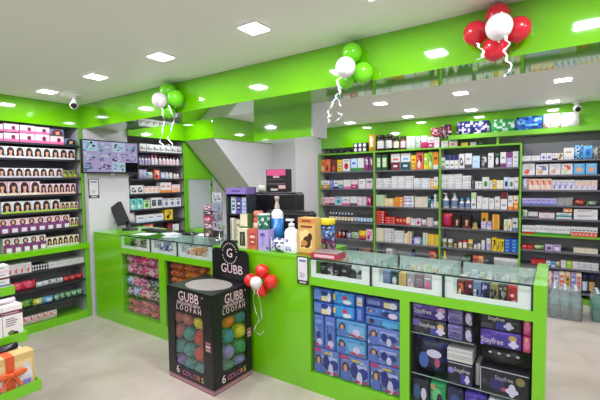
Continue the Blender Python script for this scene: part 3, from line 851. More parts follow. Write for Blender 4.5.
LW = 'left wall shelving'
def lrow(zb, items, shelf, gap=.17, plane=LXU - .02, bay=LW, depth=.1):
    row('x', plane, zb, items, shelf, bay, gap, depth, PI / 2)
hw = ['lpink', 'maroon', 'pink']
lrow(uz[0], [(-14, 3.3, 132.6, 'pink hair colour carton', W, hw, 'hair'), (3.6, 19.3, 133, 'pink hair colour carton', W, hw, 'hair'), (19.6, 34.8, 133.8, 'pink hair colour carton', W, hw, 'hair'), (35, 50, 134.6, 'pink hair colour carton', W, hw, 'hair'),
             (50.3, 64, 136.4, 'pink hair colour carton', W, hw, 'hair'), (64.6, 76.5, 139, 'dark green carton with portrait', W, ['bluegrey', 'hair', 'dgreen'], 'face')], 'first shelf', .1)
zt = un(27, 133.4, 'x', LXU - .02).z + .003
lrow(zt, [(-14, 3.3, 123.6, 'upper pink hair colour carton', W, hw, 'hair'), (3.6, 19.3, 124, 'upper pink hair colour carton', W, hw, 'hair'), (19.6, 34.8, 125.6, 'upper pink hair colour carton', W, hw, 'hair'), (35, 50, 127.4, 'upper pink hair colour carton', W, hw, 'hair')], 'first shelf', .085)
lrow(un(57, 136.4, 'x', LXU - .02).z + .004, [(50.3, 64, 129.4, 'green carton with portrait above pink one', W, ['bluegrey', 'maroon', 'dgreen'], 'face')], 'first shelf', .085)
lrow(uz[1], [(-5, 75, 148, 'white carton with woman portrait', W, ['white', 'hair', 'white'], 'face', 9)], 'second shelf')
lrow(uz[2], [(-3.4, 62.6, 168.4, 'white carton with small portrait', W, ['white', 'hair', 'lgrey'], 'face', 8), (63.2, 78, 170.4, 'olive patterned carton', W, ['olive', 'dgreen', 'lime'], 'mix', 3)], 'third shelf')
lrow(uz[3], [(-4, 40, 181.6, 'cream carton with brown-haired portrait', W, ['lpink', 'dbrown', 'cream'], 'face', 4), (40.4, 76, 183.8, 'pink carton with black-haired portrait', W, ['lpink', 'hair', 'peach'], 'face', 6)], 'fourth shelf')
lrow(uz[4], [(1, 60, 201, 'lime-footed carton with portrait', W, ['white', 'hair', 'lime'], 'face', 6), (60.6, 78.4, 202.4, 'small white carton with portrait', W, ['cream', 'hair', 'lime'], 'face', 4)], 'fifth shelf')
lrow(uz[5], [(-2, 69.6, 217.4, 'purple and white carton with portrait', W, ['lpink', 'hair', 'plum'], 'facelow', 8), (70.2, 78.6, 218, 'white carton with small portrait', W, ['cream', 'hair', 'lime'], 'face', 2)], 'sixth shelf')
lrow(.858, [(3, 46, 237, 'purple carton with portrait', W, ['white', 'hair', 'plum'], 'facelow', 5), (46.4, 78.8, 236.4, 'small white carton with portrait', W, ['cream', 'hair', 'white'], 'face', 6)], 'seventh shelf')
LC = 'low cabinet'
LP = XL - .03
lrow(lz[0], [(-5, 31.6, 265, 'pale pink carton', W, ['white', 'lpink', 'coral'], 'mix', 6), (32, 48, 264, 'black carton with white circles', W, ['black', 'white'], 'dots', 2), (48.4, 84, 260, 'small white carton', W, ['white', 'lgrey', 'grey'], 'plain', 4)], 'first shelf', .14, LP, LC, .14)
lrow(lz[1], [(0, 36.6, 283, 'red soft packet', P_, ['d8323f', 'pink', 'red'], 'mix', 3), (37, 50, 281.6, 'white soft packet', P_, ['white', 'lgrey', 'mint'], 'mix', 2), (50.6, 64, 278.6, 'grey and white soft packet', P_, ['white', 'bluegrey', 'mint'], 'mix', 2), (64.4, 84, 275.2, 'red soft packet', P_, ['d8323f', 'coral', 'maroon'], 'mix', 3)], 'second shelf', .12, LP, LC, .16)
lrow(lz[2], [(0, 34, 303, 'green and yellow packet', P_, ['green', 'lime', 'dgreen'], 'mix', 3), (34.4, 44, 299, 'lime packet', P_, ['lime', 'yellow', 'white'], 'mix'), (44.4, 54.4, 296.6, 'sky blue packet', P_, ['sky', 'white', 'blue'], 'label'), (55, 84, 291.6, 'green and white packet', P_, ['green', 'mint', 'dgreen'], 'mix', 5)], 'third shelf', .12, LP, LC, .16)
lrow(lz[3], [(10, 58, 313.6, 'white and red packet', P_, ['white', 'coral', 'lgrey'], 'mix', 7)], 'lowest shelf', .09, LP, LC, .14)

# ------------------------------------------------------------------ shelving behind the television
RY0, RY1 = 2.785, 3.655
rz = [1.954, 1.778, 1.589, 1.399, 1.195, 1.019, .842, .55, .28]
shelving('shelving_unit', 'narrow rear shelving between the television and the green cupboard', (XW - .01, RY0, 0), PI / 2, RY1 - RY0, .36, rz, 2.12, top=False, left=False, back=BACKP, board=SHELFD)
TV = 'shelf behind television'
RP = XW - .03
def trow(zb, items, shelf, gap=.14):
    row('x', RP, zb, items, shelf, TV, gap, .1, PI / 2)
trow(rz[0], [(140, 181.6, 145.2, 'white carton with black eye print', W, ['white', 'black', 'mint'], 'eyes', 7)], 'top shelf', .15)
trow(rz[1], [(139, 151, 155.6, 'white bottle with purple cap', BT, ['white', 'purple', 'lilac'], 'std', 4), (151.6, 159, 154.8, 'pink bottle', BT, ['lpink', 'pink', 'white'], 'std', 2), (159.6, 180, 156.6, 'white bottle with dark red cap', BT, ['white', 'maroon', 'lpink'], 'std', 6)], 'second shelf', .16)
trow(rz[2], [(139, 148, 169.4, 'lilac packet', P_, ['lilac', 'white', 'bluegrey'], 'mix', 2), (148.4, 154, 172, 'teal and white packet', P_, ['mint', 'teal', 'white'], 'mix'), (154.4, 160, 170, 'coral carton', W, ['coral', 'white', 'maroon'], 'mix'), (160.4, 165.6, 172, 'blue grey carton', W, ['bluegrey', 'white', 'lilac'], 'label'), (166, 173.6, 172.6, 'white jar', J, ['white', 'lgrey', 'mint'], 'wide', 2), (174, 180.4, 172, 'white and red bottle', BT, ['white', 'maroon', 'lpink'], 'std', 2)], 'third shelf')
trow(rz[3], [(130.4, 144, 185.4, 'white carton with black roundel', W, ['white', 'black', 'lgrey'], 'icon', 2), (144.3, 160, 186.4, 'white carton with orange print', W, ['white', 'lorange', 'coral'], 'spot', 4), (160.3, 171.6, 181.6, 'tall white and orange carton', W, ['white', 'orange', 'coral'], 'foot', 2), (172, 180.4, 184.6, 'pink and orange carton', W, ['lpink', 'lorange', 'white'], 'half', 2)], 'fourth shelf')
trow(rz[4], [(130.2, 143, 197, 'teal and white carton', W, ['aqua', 'teal', 'white'], 'mix', 2), (143.4, 150, 200, 'green carton', W, ['lgreen', 'green', 'dgreen'], 'spot'), (151, 162.6, 195.6, 'white carton with black panel', W, ['white', 'nearblack', 'bluegrey'], 'label', 2), (163.2, 181, 198.4, 'white printed carton', W, ['white', 'bluegrey', 'dgrey'], 'spot', 3)], 'fifth shelf')
trow(rz[5], [(128.6, 136, 212, 'lilac packet', P_, ['lilac', 'lpink', 'white'], 'mix'), (136.5, 164, 214.6, 'long pale blue carton', W, ['white', 'lblue', 'bluegrey'], 'foot', 3), (165, 173, 207.6, 'yellow and black carton', W, ['yellow', 'olive', 'dbrown'], 'mix')], 'sixth shelf')
trow(rz[6], [(134, 142.6, 225, 'dark carton', W, ['dgrey', 'lgrey'], 'plain', 2), (143, 153.5, 224.4, 'red and white carton', W, ['coral', 'white', 'red'], 'mix', 2), (167.4, 172.4, 223.4, 'maroon carton', W, ['maroon', 'magenta'], 'plain'), (172.8, 179, 224.2, 'white carton', W, ['white', 'lpink'], 'plain')], 'seventh shelf', .16)

# television on the wall panel
t = thing('television', 'wide wall television showing a grid of security camera views', 'television', (-4.37, 2.52, 1.655), PI / 2)
TW, TH = .69, .385
b = MB(); b.box(-TW / 2, -.005, 0, TW / 2, .03, TH, mat('black', .3), .004); b.build('casing', t)
rnd = random.Random(4)
b = MB()
scr = {k: emit('screen_' + k, PAL[k], .75) for k in ('lilac', 'periw', 'aqua', 'white', 'bluegrey', 'dgrey', 'black', 'teal', 'lblue')}
sx0, sx1, sz0, sz1 = -TW / 2 + .014, TW / 2 - .014, .02, TH - .014
b.rect(sx0, sz0, sx1, sz1, -.006, scr['lilac'])
nx, nz = 4, 3
cw, ch = (sx1 - sx0) / nx, (sz1 - sz0) / nz
for i in range(nx):
    for j in range(nz):
        x0, z0 = sx0 + i * cw, sz0 + j * ch
        if i == 3 and j == 0:
            b.rect(x0, z0, x0 + cw, z0 + ch, -.0064, scr['black'])
            continue
        b.rect(x0 + .002, z0 + .002, x0 + cw - .002, z0 + ch - .002, -.0064, scr[rnd.choice(['lilac', 'lilac', 'lilac', 'lblue'])])
        for q in range(16):
            a, c = rnd.uniform(0, .75), rnd.uniform(0, .75)
            b.rect(x0 + a * cw, z0 + c * ch, x0 + min(.97, a + rnd.uniform(.06, .24)) * cw, z0 + min(.97, c + rnd.uniform(.06, .2)) * ch, -.0066 - .0002 * q, scr[rnd.choice(['aqua', 'white', 'bluegrey', 'dgrey', 'teal', 'lilac', 'lblue', 'black'])])
b.build('screen', t)
b = MB(); b.box(-.1, .03, .1, .1, .07, .28, 'dgrey'); b.build('wall_bracket', t)
b = MB(); b.box(-.02, -.012, -.012, .02, .02, 0, 'grey'); b.build('sensor_bump', t)
# small framed notices
def notice(label, loc, rotz, w, h):
    t = thing('framed_notice', label, 'sign', loc, rotz)
    b = MB(); b.box(-w / 2, -.004, 0, w / 2, 0, h, mat('nearblack', .3)); b.build('backing', t)
    b = MB(); b.rect(-w * .42, h * .14, w * .42, h * .96, -.0046, mat('white', .3))
    b.rect(-w * .3, h * .8, w * .3, h * .88, -.005, 'bluegrey')
    for k in range(4):
        b.rect(-w * .26, h * (.24 + .05 * k), w * (.1 + .05 * (k % 3)), h * (.265 + .05 * k), -.005, 'grey')
    b.build('paper', t)
    b = MB(); b.rect(-w * .3, h * .04, w * .3, h * .09, -.0046, 'lgrey'); b.build('caption_strip', t)
notice('narrow dark-edged notice on the white wall below the television', (XW + .001, 2.335, 1.375), PI / 2, .12, .22)
notice('narrow white notice on the green counter front below the chick carton', (un(303, 284, 'y', 2.286).x, 2.286, un(303, 284, 'y', 2.286).z), 0, .098, .205)

# ------------------------------------------------------------------ cupboard under the stair (frosted door, green rails)
b = MB()
b.box(XW + .002, 3.70, .86, XW + .012, 4.13, 1.575, FROST)
struct(b.build('door_1'))
t = thing('cupboard_counter', 'narrow green side counter under the frosted cupboard door', 'counter', (XW + .002, 3.665, 0), PI / 2)
b = MB(); b.box(0, -.16, .80, .60, 0, .855, GREEN); b.build('worktop', t)
b = MB(); b.box(.0, -.13, 0, .6, -.01, .80, mat('dgrey', .5)); b.build('carcass', t)
b = MB()
for y0, y1, z0, z1 in ((3.672, 3.70, .86, 1.6), (4.13, 4.165, .86, 1.6), (3.70, 4.13, 1.575, 1.60)):
    b.box(XW + .001, y0, z0, XW + .02, y1, z1, GREENS)
struct(b.build('trim_9'))
t = thing('door_hinge', 'small dark hinges on the frosted cupboard door edge', 'hinge', (XW + .021, 4.14, 1.5), 0)
for z in (0, -.5):
    b = MB(); b.box(0, -.012, z - .02, .006, .012, z + .02, 'black'); b.build('hinge_leaf', t)

# ------------------------------------------------------------------ counters
YC, CD = 2.29, .59          # front plane and depth
CT = .99
def display_counter(name, label, x0, x1, windows, sections, right_end=False, left_end=False):
    """glass display counter: green frame with glazed windows below, shallow glass box on top"""
    t = thing(name, label, 'counter', (x0, YC, 0), 0)
    L = x1 - x0
    B = lambda nm, x, y, z, X, Y, Z, m: (lambda q: (q.box(x, y, z, X, Y, Z, m), q.build(nm, t)))(MB())
    B('plinth', 0, 0, 0, L, CD, .14, GREEN)
    B('front_rail', 0, 0, .792, L, .03, .848, GREEN)
    B('deck', 0, .03, .80, L, CD - .02, .848, LAMI)
    B('back_panel', 0, CD - .02, .14, L, CD, .848, mat('8b8b90', .5))
    xs = [0.0]
    for a, c in windows:
        xs += [a - x0, c - x0]
    xs.append(L)
    for k in range(0, len(xs), 2):
        if xs[k + 1] - xs[k] > .004:
            B('stile', xs[k], 0, .14, xs[k + 1], .03, .792, GREEN)
            if 0 < k < len(xs) - 2:
                B('partition', (xs[k] + xs[k + 1]) / 2 - .01, .03, .14, (xs[k] + xs[k + 1]) / 2 + .01, CD - .02, .80, mat('6c6c72', .5))
    for a, c in windows:
        B('window_pane', a - x0, .012, .14, c - x0, .016, .792, PANE)
    # glass box
    for k, (a, c) in enumerate(sections):
        a -= x0; c -= x0
        q = MB()
        z0, z1 = .85, .976
        oa, oc, oz0, oz1 = a + .05, c - .07, .880, .973
        for (X0, Z0, X1, Z1) in ((a + .006, z0, oa, z1), (oc, z0, c - .012, z1), (oa, z0, oc, oz0), (oa, oz1, oc, z1)):
            q.box(X0, .008, Z0, X1, .012, Z1, LAMI)
        q.build('tray_front', t)
        B('front_glass', a + .004, .003, .849, c - .01, .007, .976, PANE)
        B('divider', c - .011, .004, .849, c - .003, CD - .03, .975, PANET)
        B('divider_edge', c - .011, .0, .849, min(c + .004, L - .001), .006, .977, EDGE)
        B('lining_back', a + .006, CD - .05, .849, c - .012, CD - .045, .96, LAMI)
    B('glass_top', .001, -.004, .980, L - .001, CD, .988, PANET)
    B('glass_top_edge', .001, -.0065, .979, L - .001, -.0045, .989, EDGE)
    if right_end:
        B('end_panel', L, -.004, 0, L + .058, CD, .99, GREEN)
    return t
LX0, LX1, MX1, RX1 = -3.865, -2.45, -1.462, -.082
LSEC = [(-3.865, -3.343), (-3.343, -2.93), (-2.93, -2.45)]
RSEC = [(-1.462, -.986), (-.986, -.53), (-.53, -.082)]
display_counter('display_counter', 'left glass-topped green counter with pink and orange packets inside', LX0, LX1, [(-3.865, -3.22), (-3.13, -2.49)], LSEC)
display_counter('display_counter', 'right glass-topped green counter stocked with blue and purple packs', MX1, RX1, [(-1.46, -.794), (-.734, -.082)], RSEC, right_end=True)
t = thing('counter_end_cabinet', 'green block cabinet closing the left end of the counter', 'cabinet', (-4.405, YC, 0), 0)
b = MB(); b.box(0, 0, 0, .538, CD, .972, GREEN); b.build('body', t)
b = MB(); b.box(0, -.003, .972, .538, CD, CT, GREEN); b.build('top', t)
t = thing('service_counter', 'plain green middle counter between the two glass displays', 'counter', (LX1, YC, 0), 0)
b = MB(); b.box(.001, 0, 0, MX1 - LX1 - .001, CD, .968, GREEN); b.build('body', t)
b = MB(); b.box(.001, -.003, .968, MX1 - LX1 - .001, CD, CT, GREEN); b.build('top', t)

# things lying in the glass boxes
def tray_items(sections, specs, side):
    for (a, c), sp in zip(sections, specs):
        where, front, back = sp
        w = (c - a - .14) / len(front)
        for i, (what, kind, cols, deco, h) in enumerate(front):
            place_product(kind, w * .92, .07, h, cols, deco, i, (a + .06 + w * (i + .5), YC + .05, .8495), 0,
                          '%s, %s from left, front of %s' % (what, ORD[i], where), 'goods in the %s glass box' % side)
        if back:
            what, kind, cols, deco, h, n, rows_ = back
            w = (c - a - .06) / n
            for r_ in range(rows_):
                for i in range(n):
                    place_product(kind, w * .8, .05, h * (1 - .15 * ((i + r_) % 3)), cols[(i + r_) % len(cols)], deco, i % 3, (a + .02 + w * (i + .5), YC + .20 + .12 * r_, .8495), 0,
                                  '%s, %s from left, %s row inside %s' % (what, ORD[i], ['middle', 'third', 'back'][r_], where), 'goods in the %s glass box' % side)
RS = ['first right glass box', 'second right glass box', 'third right glass box']
tray_items(RSEC, [
    (RS[0], [('black carton', W, ['nearblack', 'grey', 'dgrey'], 'plain', .1), ('dark grey carton', W, ['dgrey', 'grey', 'lgrey'], 'mix', .105), ('black carton', W, ['black', 'grey', 'dgrey'], 'mix', .1), ('dark carton', W, ['nearblack', 'lgrey', 'grey'], 'foot', .1), ('black tube', BT, ['black', 'lgrey', 'dgrey'], 'std', .1), ('black tube', BT, ['nearblack', 'lgrey', 'grey'], 'std', .1)],
     ('clear-capped white tube', BT, [['white', 'lgrey', 'white'], ['lgrey', 'white', 'mint']], 'std', .085, 10, 3)),
    (RS[1], [('blue grey carton', W, ['bluegrey', 'grey', 'lgrey'], 'plain', .1), ('dark carton with moon mark', W, ['dteal', 'lgrey', 'black'], 'spot', .105), ('gold carton', W, ['c8b06a', 'gold', 'cream'], 'plain', .1), ('grey pink carton', W, ['grey', 'lpink', 'white'], 'icon', .1), ('mauve carton', W, ['8a7480', 'grey', 'lpink'], 'plain', .1), ('grey carton, pink hexagon', W, ['grey', 'pink', 'white'], 'spot', .1)],
     ('small white jar', J, [['white', 'lgrey', 'cream'], ['cream', 'white', 'brown'], ['white', 'mint', 'lgrey']], 'wide', .07, 8, 3)),
    (RS[2], [('brown carton', W, ['brown', 'coral', 'cream'], 'mix', .1), ('maroon carton', W, ['maroon', 'lpink', 'dbrown'], 'mix', .105), ('blue carton', W, ['bluegrey', 'white', 'navy'], 'mix', .1), ('navy carton', W, ['navy', 'lilac', 'black'], 'mix', .1), ('olive carton', W, ['olive', 'dgrey', 'black'], 'mix', .1), ('black carton', W, ['nearblack', 'olive', 'grey'], 'mix', .1), ('red carton', W, ['red', 'lpink', 'brown'], 'mix', .1)],
     ('small white carton', W, [['white', 'grey', 'lgrey'], ['cream', 'coral', 'grey'], ['lgrey', 'bluegrey', 'white']], 'mix', .075, 8, 3))], 'right')
LS_ = ['first left glass box', 'second left glass box', 'third left glass box']
tray_items(LSEC, [
    (LS_[0], [('dark green packet', P_, ['dgreen', 'olive', 'black'], 'mix', .1), ('olive packet', P_, ['olive', 'dgreen', 'lgrey'], 'mix', .095), ('dark green packet', P_, ['dgreen', 'olive', 'dgrey'], 'mix', .1), ('olive packet', P_, ['olive', 'black', 'green'], 'mix', .09)], ('white carton', W, [['white', 'bluegrey', 'grey'], ['lgrey', 'grey', 'white']], 'mix', .06, 6, 2)),
    (LS_[1], [('white and navy packet', P_, ['white', 'bluegrey', 'navy'], 'mix', .095), ('blue grey packet', P_, ['bluegrey', 'white', 'navy'], 'mix', .1), ('white and navy packet', P_, ['white', 'navy', 'bluegrey'], 'mix', .09), ('pale blue packet', P_, ['lblue', 'bluegrey', 'white'], 'mix', .075)], ('white carton', W, [['white', 'bluegrey', 'grey'], ['lgrey', 'grey', 'white']], 'mix', .06, 6, 2)),
    (LS_[2], [('white and orange carton', W, ['white', 'coral', 'orange'], 'mix', .07), ('orange carton', W, ['lorange', 'coral', 'white'], 'mix', .08), ('tan carton', W, ['tan', 'brown', 'white'], 'mix', .09), ('tan carton', W, ['tan', 'coral', 'white'], 'mix', .085), ('white and blue carton', W, ['white', 'blue', 'tan'], 'foot', .07)], ('white carton', W, [['white', 'bluegrey', 'grey'], ['tan', 'grey', 'white']], 'mix', .06, 6, 2))], 'left')

# ------------------------------------------------------------------ packs behind the counter windows
def shop_pack(x0, x1, z0, z1, y, d, base, decos, label, group, words=None, soft=.012, wcol='white'):
    z0 += .001
    """wrapped pack with rounded edges; decos in fractions of its front"""
    w, h = x1 - x0, z1 - z0
    b = MB()
    b.box(-w / 2, 0, 0, w / 2, d, h, mat(base, .28), min(soft, h * .2, w * .2))
    if decos and w > .08:
        rr = random.Random(int(abs(x0) * 997 + z0 * 613))
        c0 = [int(base[i:i + 2], 16) for i in (0, 2, 4)]
        bits = []
        for q in range(int(10 + 60 * w)):
            k = rr.choice([.55, .7, .82, 1.18, 1.35])
            cc = '%02x%02x%02x' % tuple(max(8, min(245, int((v + (20 if k > 1 else 0)) * k))) for v in c0)
            fx, fz = rr.uniform(.02, .9), rr.uniform(.03, .9)
            bits.append(('e' if rr.random() < .35 else 'r', fx, fz, rr.uniform(.02, .10), rr.uniform(.04, .14), cc))
        bits = [(d[0], d[1], d[2], d[3], d[4], d[5]) if d[0] == 'e' else ('r', d[1], d[2], min(.985, d[1] + d[3] * 1.6), min(.97, d[2] + d[4] * .7), d[5]) for d in bits]
        decos = bits + list(decos)
    add_deco(b, [d for d in decos], w, h, 0, .28)
    o = b.build('wrapped_pack', None, ((x0 + x1) / 2, y, z0), 0)
    tag(o, label, 'pack', group)
    if words:
        s, fx, fz, fs = words
        text('lettering', s, fs * h, wcol, o, (-w / 2 + fx * w, -.0062, fz * h), squash=.8)
    return o
WOMAN = lambda cx, cz, k: [('e', cx, cz, .11 * k, .22 * k, '33202a'), ('e', cx, cz - .30 * k, .14 * k, .26 * k, '5b76c8'), ('e', cx, cz + .02, .06 * k, .13 * k, 'skin')]
WINGS = lambda cx, cz, k: [('e', cx - .09 * k, cz + .1 * k, .10 * k, .24 * k, '23307e'), ('e', cx + .15 * k, cz + .06 * k, .13 * k, .17 * k, '2a3b96'), ('e', cx + .05 * k, cz - .12 * k, .075 * k, .22 * k, 'd5d2f0')]
RED1 = [('e', .62, .1, .09, .06, 'd23a63'), ('e', .86, .12, .08, .06, 'd23a63')]
YEL = [('r', .42, .84, .72, .92, 'e0c24a'), ('r', .5, .62, .93, .76, 'b9c4ee')]
W3 = 'packs in the blue window'
yw = YC + .032
bx = [(-1.452, -1.245), (-1.238, -1.016), (-1.008, -.802)]
nm = ['left', 'middle', 'right']
zz = .1415
for i, (a, c) in enumerate(bx):
    shop_pack(a, c, zz, zz + .182, yw, .2, '6f86cc', [('r', 0, .86, .3, 1, 'bb3f86')] + YEL + WOMAN(.2, .5, 1.1) + WINGS(.62, .38, 1.25) + RED1, 'large periwinkle pack with woman and dark wings, bottom row %s' % nm[i], W3)
z1 = zz + .184
for i, (a, c) in enumerate(((-1.452, -1.37), (-1.362, -1.277))):
    shop_pack(a, c, z1, z1 + .245, yw, .18, '5e7fd0', [('r', .2, .76, .85, .86, '8aa6ea'), ('e', .5, .4, .22, .12, '23307e'), ('e', .62, .2, .28, .1, 'd5d2f0'), ('e', .4, .1, .2, .05, 'd23a63')], 'tall narrow blue pack standing upright, %s one of two' % nm[i * 2], W3)
for j in range(2):
    shop_pack(-1.268, -1.04, z1 + .124 * j, z1 + .124 * j + .122, yw, .18, '58a0d8', [('r', .42, .3, .95, .8, '7fb7e6')] + WOMAN(.22, .58, 1.0) + [('e', .7, .42, .12, .2, 'd5d2f0'), ('e', .6, .22, .1, .08, 'd23a63'), ('e', .84, .2, .1, .07, 'd23a63')], 'sky blue pack with woman, %s of the middle pair' % ['lower', 'upper'][j], W3)
    shop_pack(-1.028, -.802, z1 + .124 * j, z1 + .124 * j + .122, yw, .18, '6f86cf', [('r', .4, .7, .9, .84, 'a9b7ea')] + WOMAN(.2, .58, 1.05) + WINGS(.62, .42, 1.0) + RED1[1:], 'periwinkle pack with woman and wings, %s of the right pair' % ['lower', 'upper'][j], W3)
z2 = z1 + .25
for j in range(2):
    L = ['lower', 'upper'][j]
    shop_pack(-1.452, -1.298, z2 + .095 * j, z2 + .095 * j + .093, yw, .18, '3a62c4', [('r', .05, .15, .42, .85, '6f93de'), ('r', .45, .1, .75, .5, 'efe1a0'), ('e', .84, .45, .12, .35, 'e8e6f4'), ('r', .48, .6, .8, .85, '243a8e')], '%s royal blue pack with yellow box print, top left of window' % L, W3)
    shop_pack(-1.29, -1.125, z2 + .095 * j, z2 + .095 * j + .093, yw, .18, '2c8fe0', [('r', .02, .35, .14, .8, 'e6c84e'), ('r', .2, .2, .95, .8, '3fa4ec'), ('e', .58, .62, .13, .16, 'd23a63'), ('e', .68, .32, .2, .16, 'efe6f2')], '%s bright blue pack with red print, top row' % L, W3)
shop_pack(-1.117, -1.052, z2, z2 + .188, yw, .18, '3558b8', [('r', .2, .62, .8, .92, 'e8e6f4'), ('r', .3, .66, .7, .76, 'e6c84e'), ('r', .25, .1, .7, .5, '6f93de')], 'narrow upright blue pack between bright blue and navy packs', W3)
for j in range(3):
    shop_pack(-1.044, -.802, z2 + .063 * j, z2 + .063 * j + .061, yw, .18, ['3f8fd4', '4c78c8', '2e3f96'][j], [[('r', .05, .2, .35, .8, '5b76c8'), ('e', .2, .55, .07, .3, '33202a'), ('r', .5, .2, .95, .7, '5fb2e6')], WOMAN(.18, .62, .9) + [('e', .62, .5, .12, .3, '23307e'), ('e', .8, .4, .13, .3, 'e8d6ee')], [('r', .08, .3, .45, .75, '7a8ad8'), ('r', .55, .15, .75, .75, 'efe1a0'), ('e', .8, .45, .12, .35, 'e8e6f4')]][j],
              '%s thin blue pack in the top right stack' % ['lowest', 'middle', 'uppermost'][j], W3)

W4 = 'packs in the purple window'
def plate(x0, x1, z):
    o = thing('glass_shelf', 'clear glass shelf inside the %s counter window' % ('purple pack' if z < .5 else 'upper left of purple pack'), 'shelf', (x0, YC + .04, z), 0)
    b = MB(); b.box(0, 0, 0, x1 - x0, .4, .006, PANET); b.build('pane', o)
    b = MB(); b.box(0, -.003, 0, x1 - x0, -.0005, .006, mat('9db5ae', .2)); b.build('front_edge', o)
plate(-.732, -.084, .326)
plate(-.732, -.372, .586)
PAD = lambda cx, cz, k: [('e', cx, cz, .09 * k, .30 * k, 'ddd8f2'), ('e', cx - .05 * k, cz - .04 * k, .10 * k, .12 * k, 'ddd8f2'), ('e', cx + .05 * k, cz - .04 * k, .10 * k, .12 * k, 'ddd8f2')]
ws = ('Stayfree', .34, .55, .42)
za = .5935
shop_pack(-.726, -.522, za, za + .094, yw, .16, '2f3440', [('r', .02, .5, .22, .9, '6a63b8'), ('r', .55, .1, .8, .5, '4a4fae'), ('e', .84, .62, .1, .22, 'd8c070')] + PAD(.84, .36, .9), 'charcoal pack with white script on the upper glass shelf', W4, ('Stayfree', .46, .62, .4))
shop_pack(-.726, -.522, za + .096, za + .188, yw, .16, '5a3f98', [('r', .02, .78, .3, .9, '8f7cc4'), ('r', .48, .1, .74, .55, '3f2d86'), ('e', .86, .7, .1, .2, 'c8a0b8')] + PAD(.82, .4, .9), 'purple pack with white script, top left of purple window', W4, ('Stayfree', .32, .5, .45))
for j in range(2):
    shop_pack(-.516, -.43, za + .096 * j, za + .096 * j + .092, yw, .16, '6e68a0', [('r', .1, .55, .9, .66, '8f8abf'), ('r', .1, .25, .8, .34, '56508c')], '%s lilac pack end between charcoal and dark packs' % ['lower', 'upper'][j], W4)
    shop_pack(-.424, -.376, za + .096 * j, za + .096 * j + .092, yw, .16, '23242e', [('e', .5, .5, .34, .36, 'c9c0e4'), ('e', .7, .25, .2, .18, 'a9a0cc')], '%s dark pack with pale pad shape beside the lilac ends' % ['lower', 'upper'][j], W4)
zb0 = .3335
o = place_product('pouch', .2, .16, .236, ['2a2c4a', '3a4a8a', '23243a'], 'mix', 2, (-.622, yw + .008, zb0), 0, 'big dark navy pouch with a white pad print under the upper glass shelf', W4, 'wrapped_pouch', 'pack')
b = MB(); b.ell(.03, .15, .045, .026, -.012, mat('d9d2ee', .3)); b.ell(-.03, .1, .03, .05, -.012, mat('3f63b0', .3)); b.ell(.05, .1, .016, .03, -.0125, mat('b04a6a', .3)); b.build('printed_panel', o)
for k in range(4):
    tag((lambda q: (q.box(-.07, 0, 0, .07, .14, .018, mat(['d9d8d4', 'c9c9cc', 'e0dfda', 'd2d2d0'][k], .4), .004), q.build('paper_stack', None, (-.447, yw, zb0 + .1345 + .0185 * k), 0))[1])(MB()), 'flat white folded packet, %s of the pile over the black pack' % ['lowest', 'second', 'third', 'topmost'][k], 'packet', 'folded packets')
shop_pack(-.516, -.376, zb0, zb0 + .132, yw, .16, '1f2030', [('r', .02, .93, .98, .97, 'cfcfe0'), ('r', .55, .1, .9, .5, '4a3fae'), ('e', .16, .6, .12, .14, '8f86d8')] + PAD(.8, .3, .7), 'black and violet pack with white script below the folded packets', W4, ('Stayfree', .6, .66, .26))
shop_pack(-.368, -.345, zb0, zb0 + .13, yw + .05, .12, 'd8d8da', [], 'narrow pale pack standing between two black packs', W4)
shop_pack(-.338, -.092, zb0, zb0 + .148, yw, .16, '1c1d2c', [('r', .02, .94, .98, .97, 'd8d8e4'), ('r', .015, .05, .03, .95, 'd8d8e4'), ('r', .22, .2, .5, .6, '2c2f6e'), ('e', .82, .7, .09, .16, '8f8a4a'), ('e', .52, .28, .08, .08, 'c24a6a')] + PAD(.66, .3, .85), 'black pack edged in white with pad print, right of purple window', W4, ('Stayfree', .5, .68, .24), wcol='b9b4d8')
o = place_product('pouch', .235, .16, .118, ['17171c', '26262c', '2e2e34'], 'mix', 6, (-.215, yw + .008, zb0 + .152), 0, 'glossy black pouch lying under the purple pack at right', W4, 'wrapped_pouch', 'pack')
b = MB()
for k in range(4):
    b.ell(-.07 + .045 * k, .088, .009, .006, -.012, mat('c9c4c0', .3), 8)
b.build('printed_panel', o)
zc0 = zb0 + .272
shop_pack(-.338, -.135, zc0, zc0 + .092, yw, .16, '6647b4', [('r', .02, .72, .26, .94, '4a3590'), ('r', .4, .2, .7, .8, '4a3aa0'), ('e', .8, .68, .1, .18, 'c8a860')] + PAD(.82, .34, .85), 'bright purple pack with white script, right of window', W4, ('Stayfree', .3, .36, .48))
shop_pack(-.338, -.135, zc0 + .094, zc0 + .184, yw, .16, '1e1e2a', [('r', .02, .1, .3, .4, '4a4a5a'), ('r', .4, .1, .66, .55, '3a3a9a')] + PAD(.7, .38, .85), 'black pack with white script, top right of purple window', W4, ('Stayfree', .4, .74, .36))
for j in range(2):
    shop_pack(-.128, -.09, zc0 + .094 * j, zc0 + .094 * j + .09, yw, .16, 'd23c7c', [('e', .5, .5, .35, .3, 'e87aa6'), ('e', .45, .8, .25, .12, 'f0b08a')], '%s hot pink pack at the right edge of purple window' % ['lower', 'upper'][j], W4)
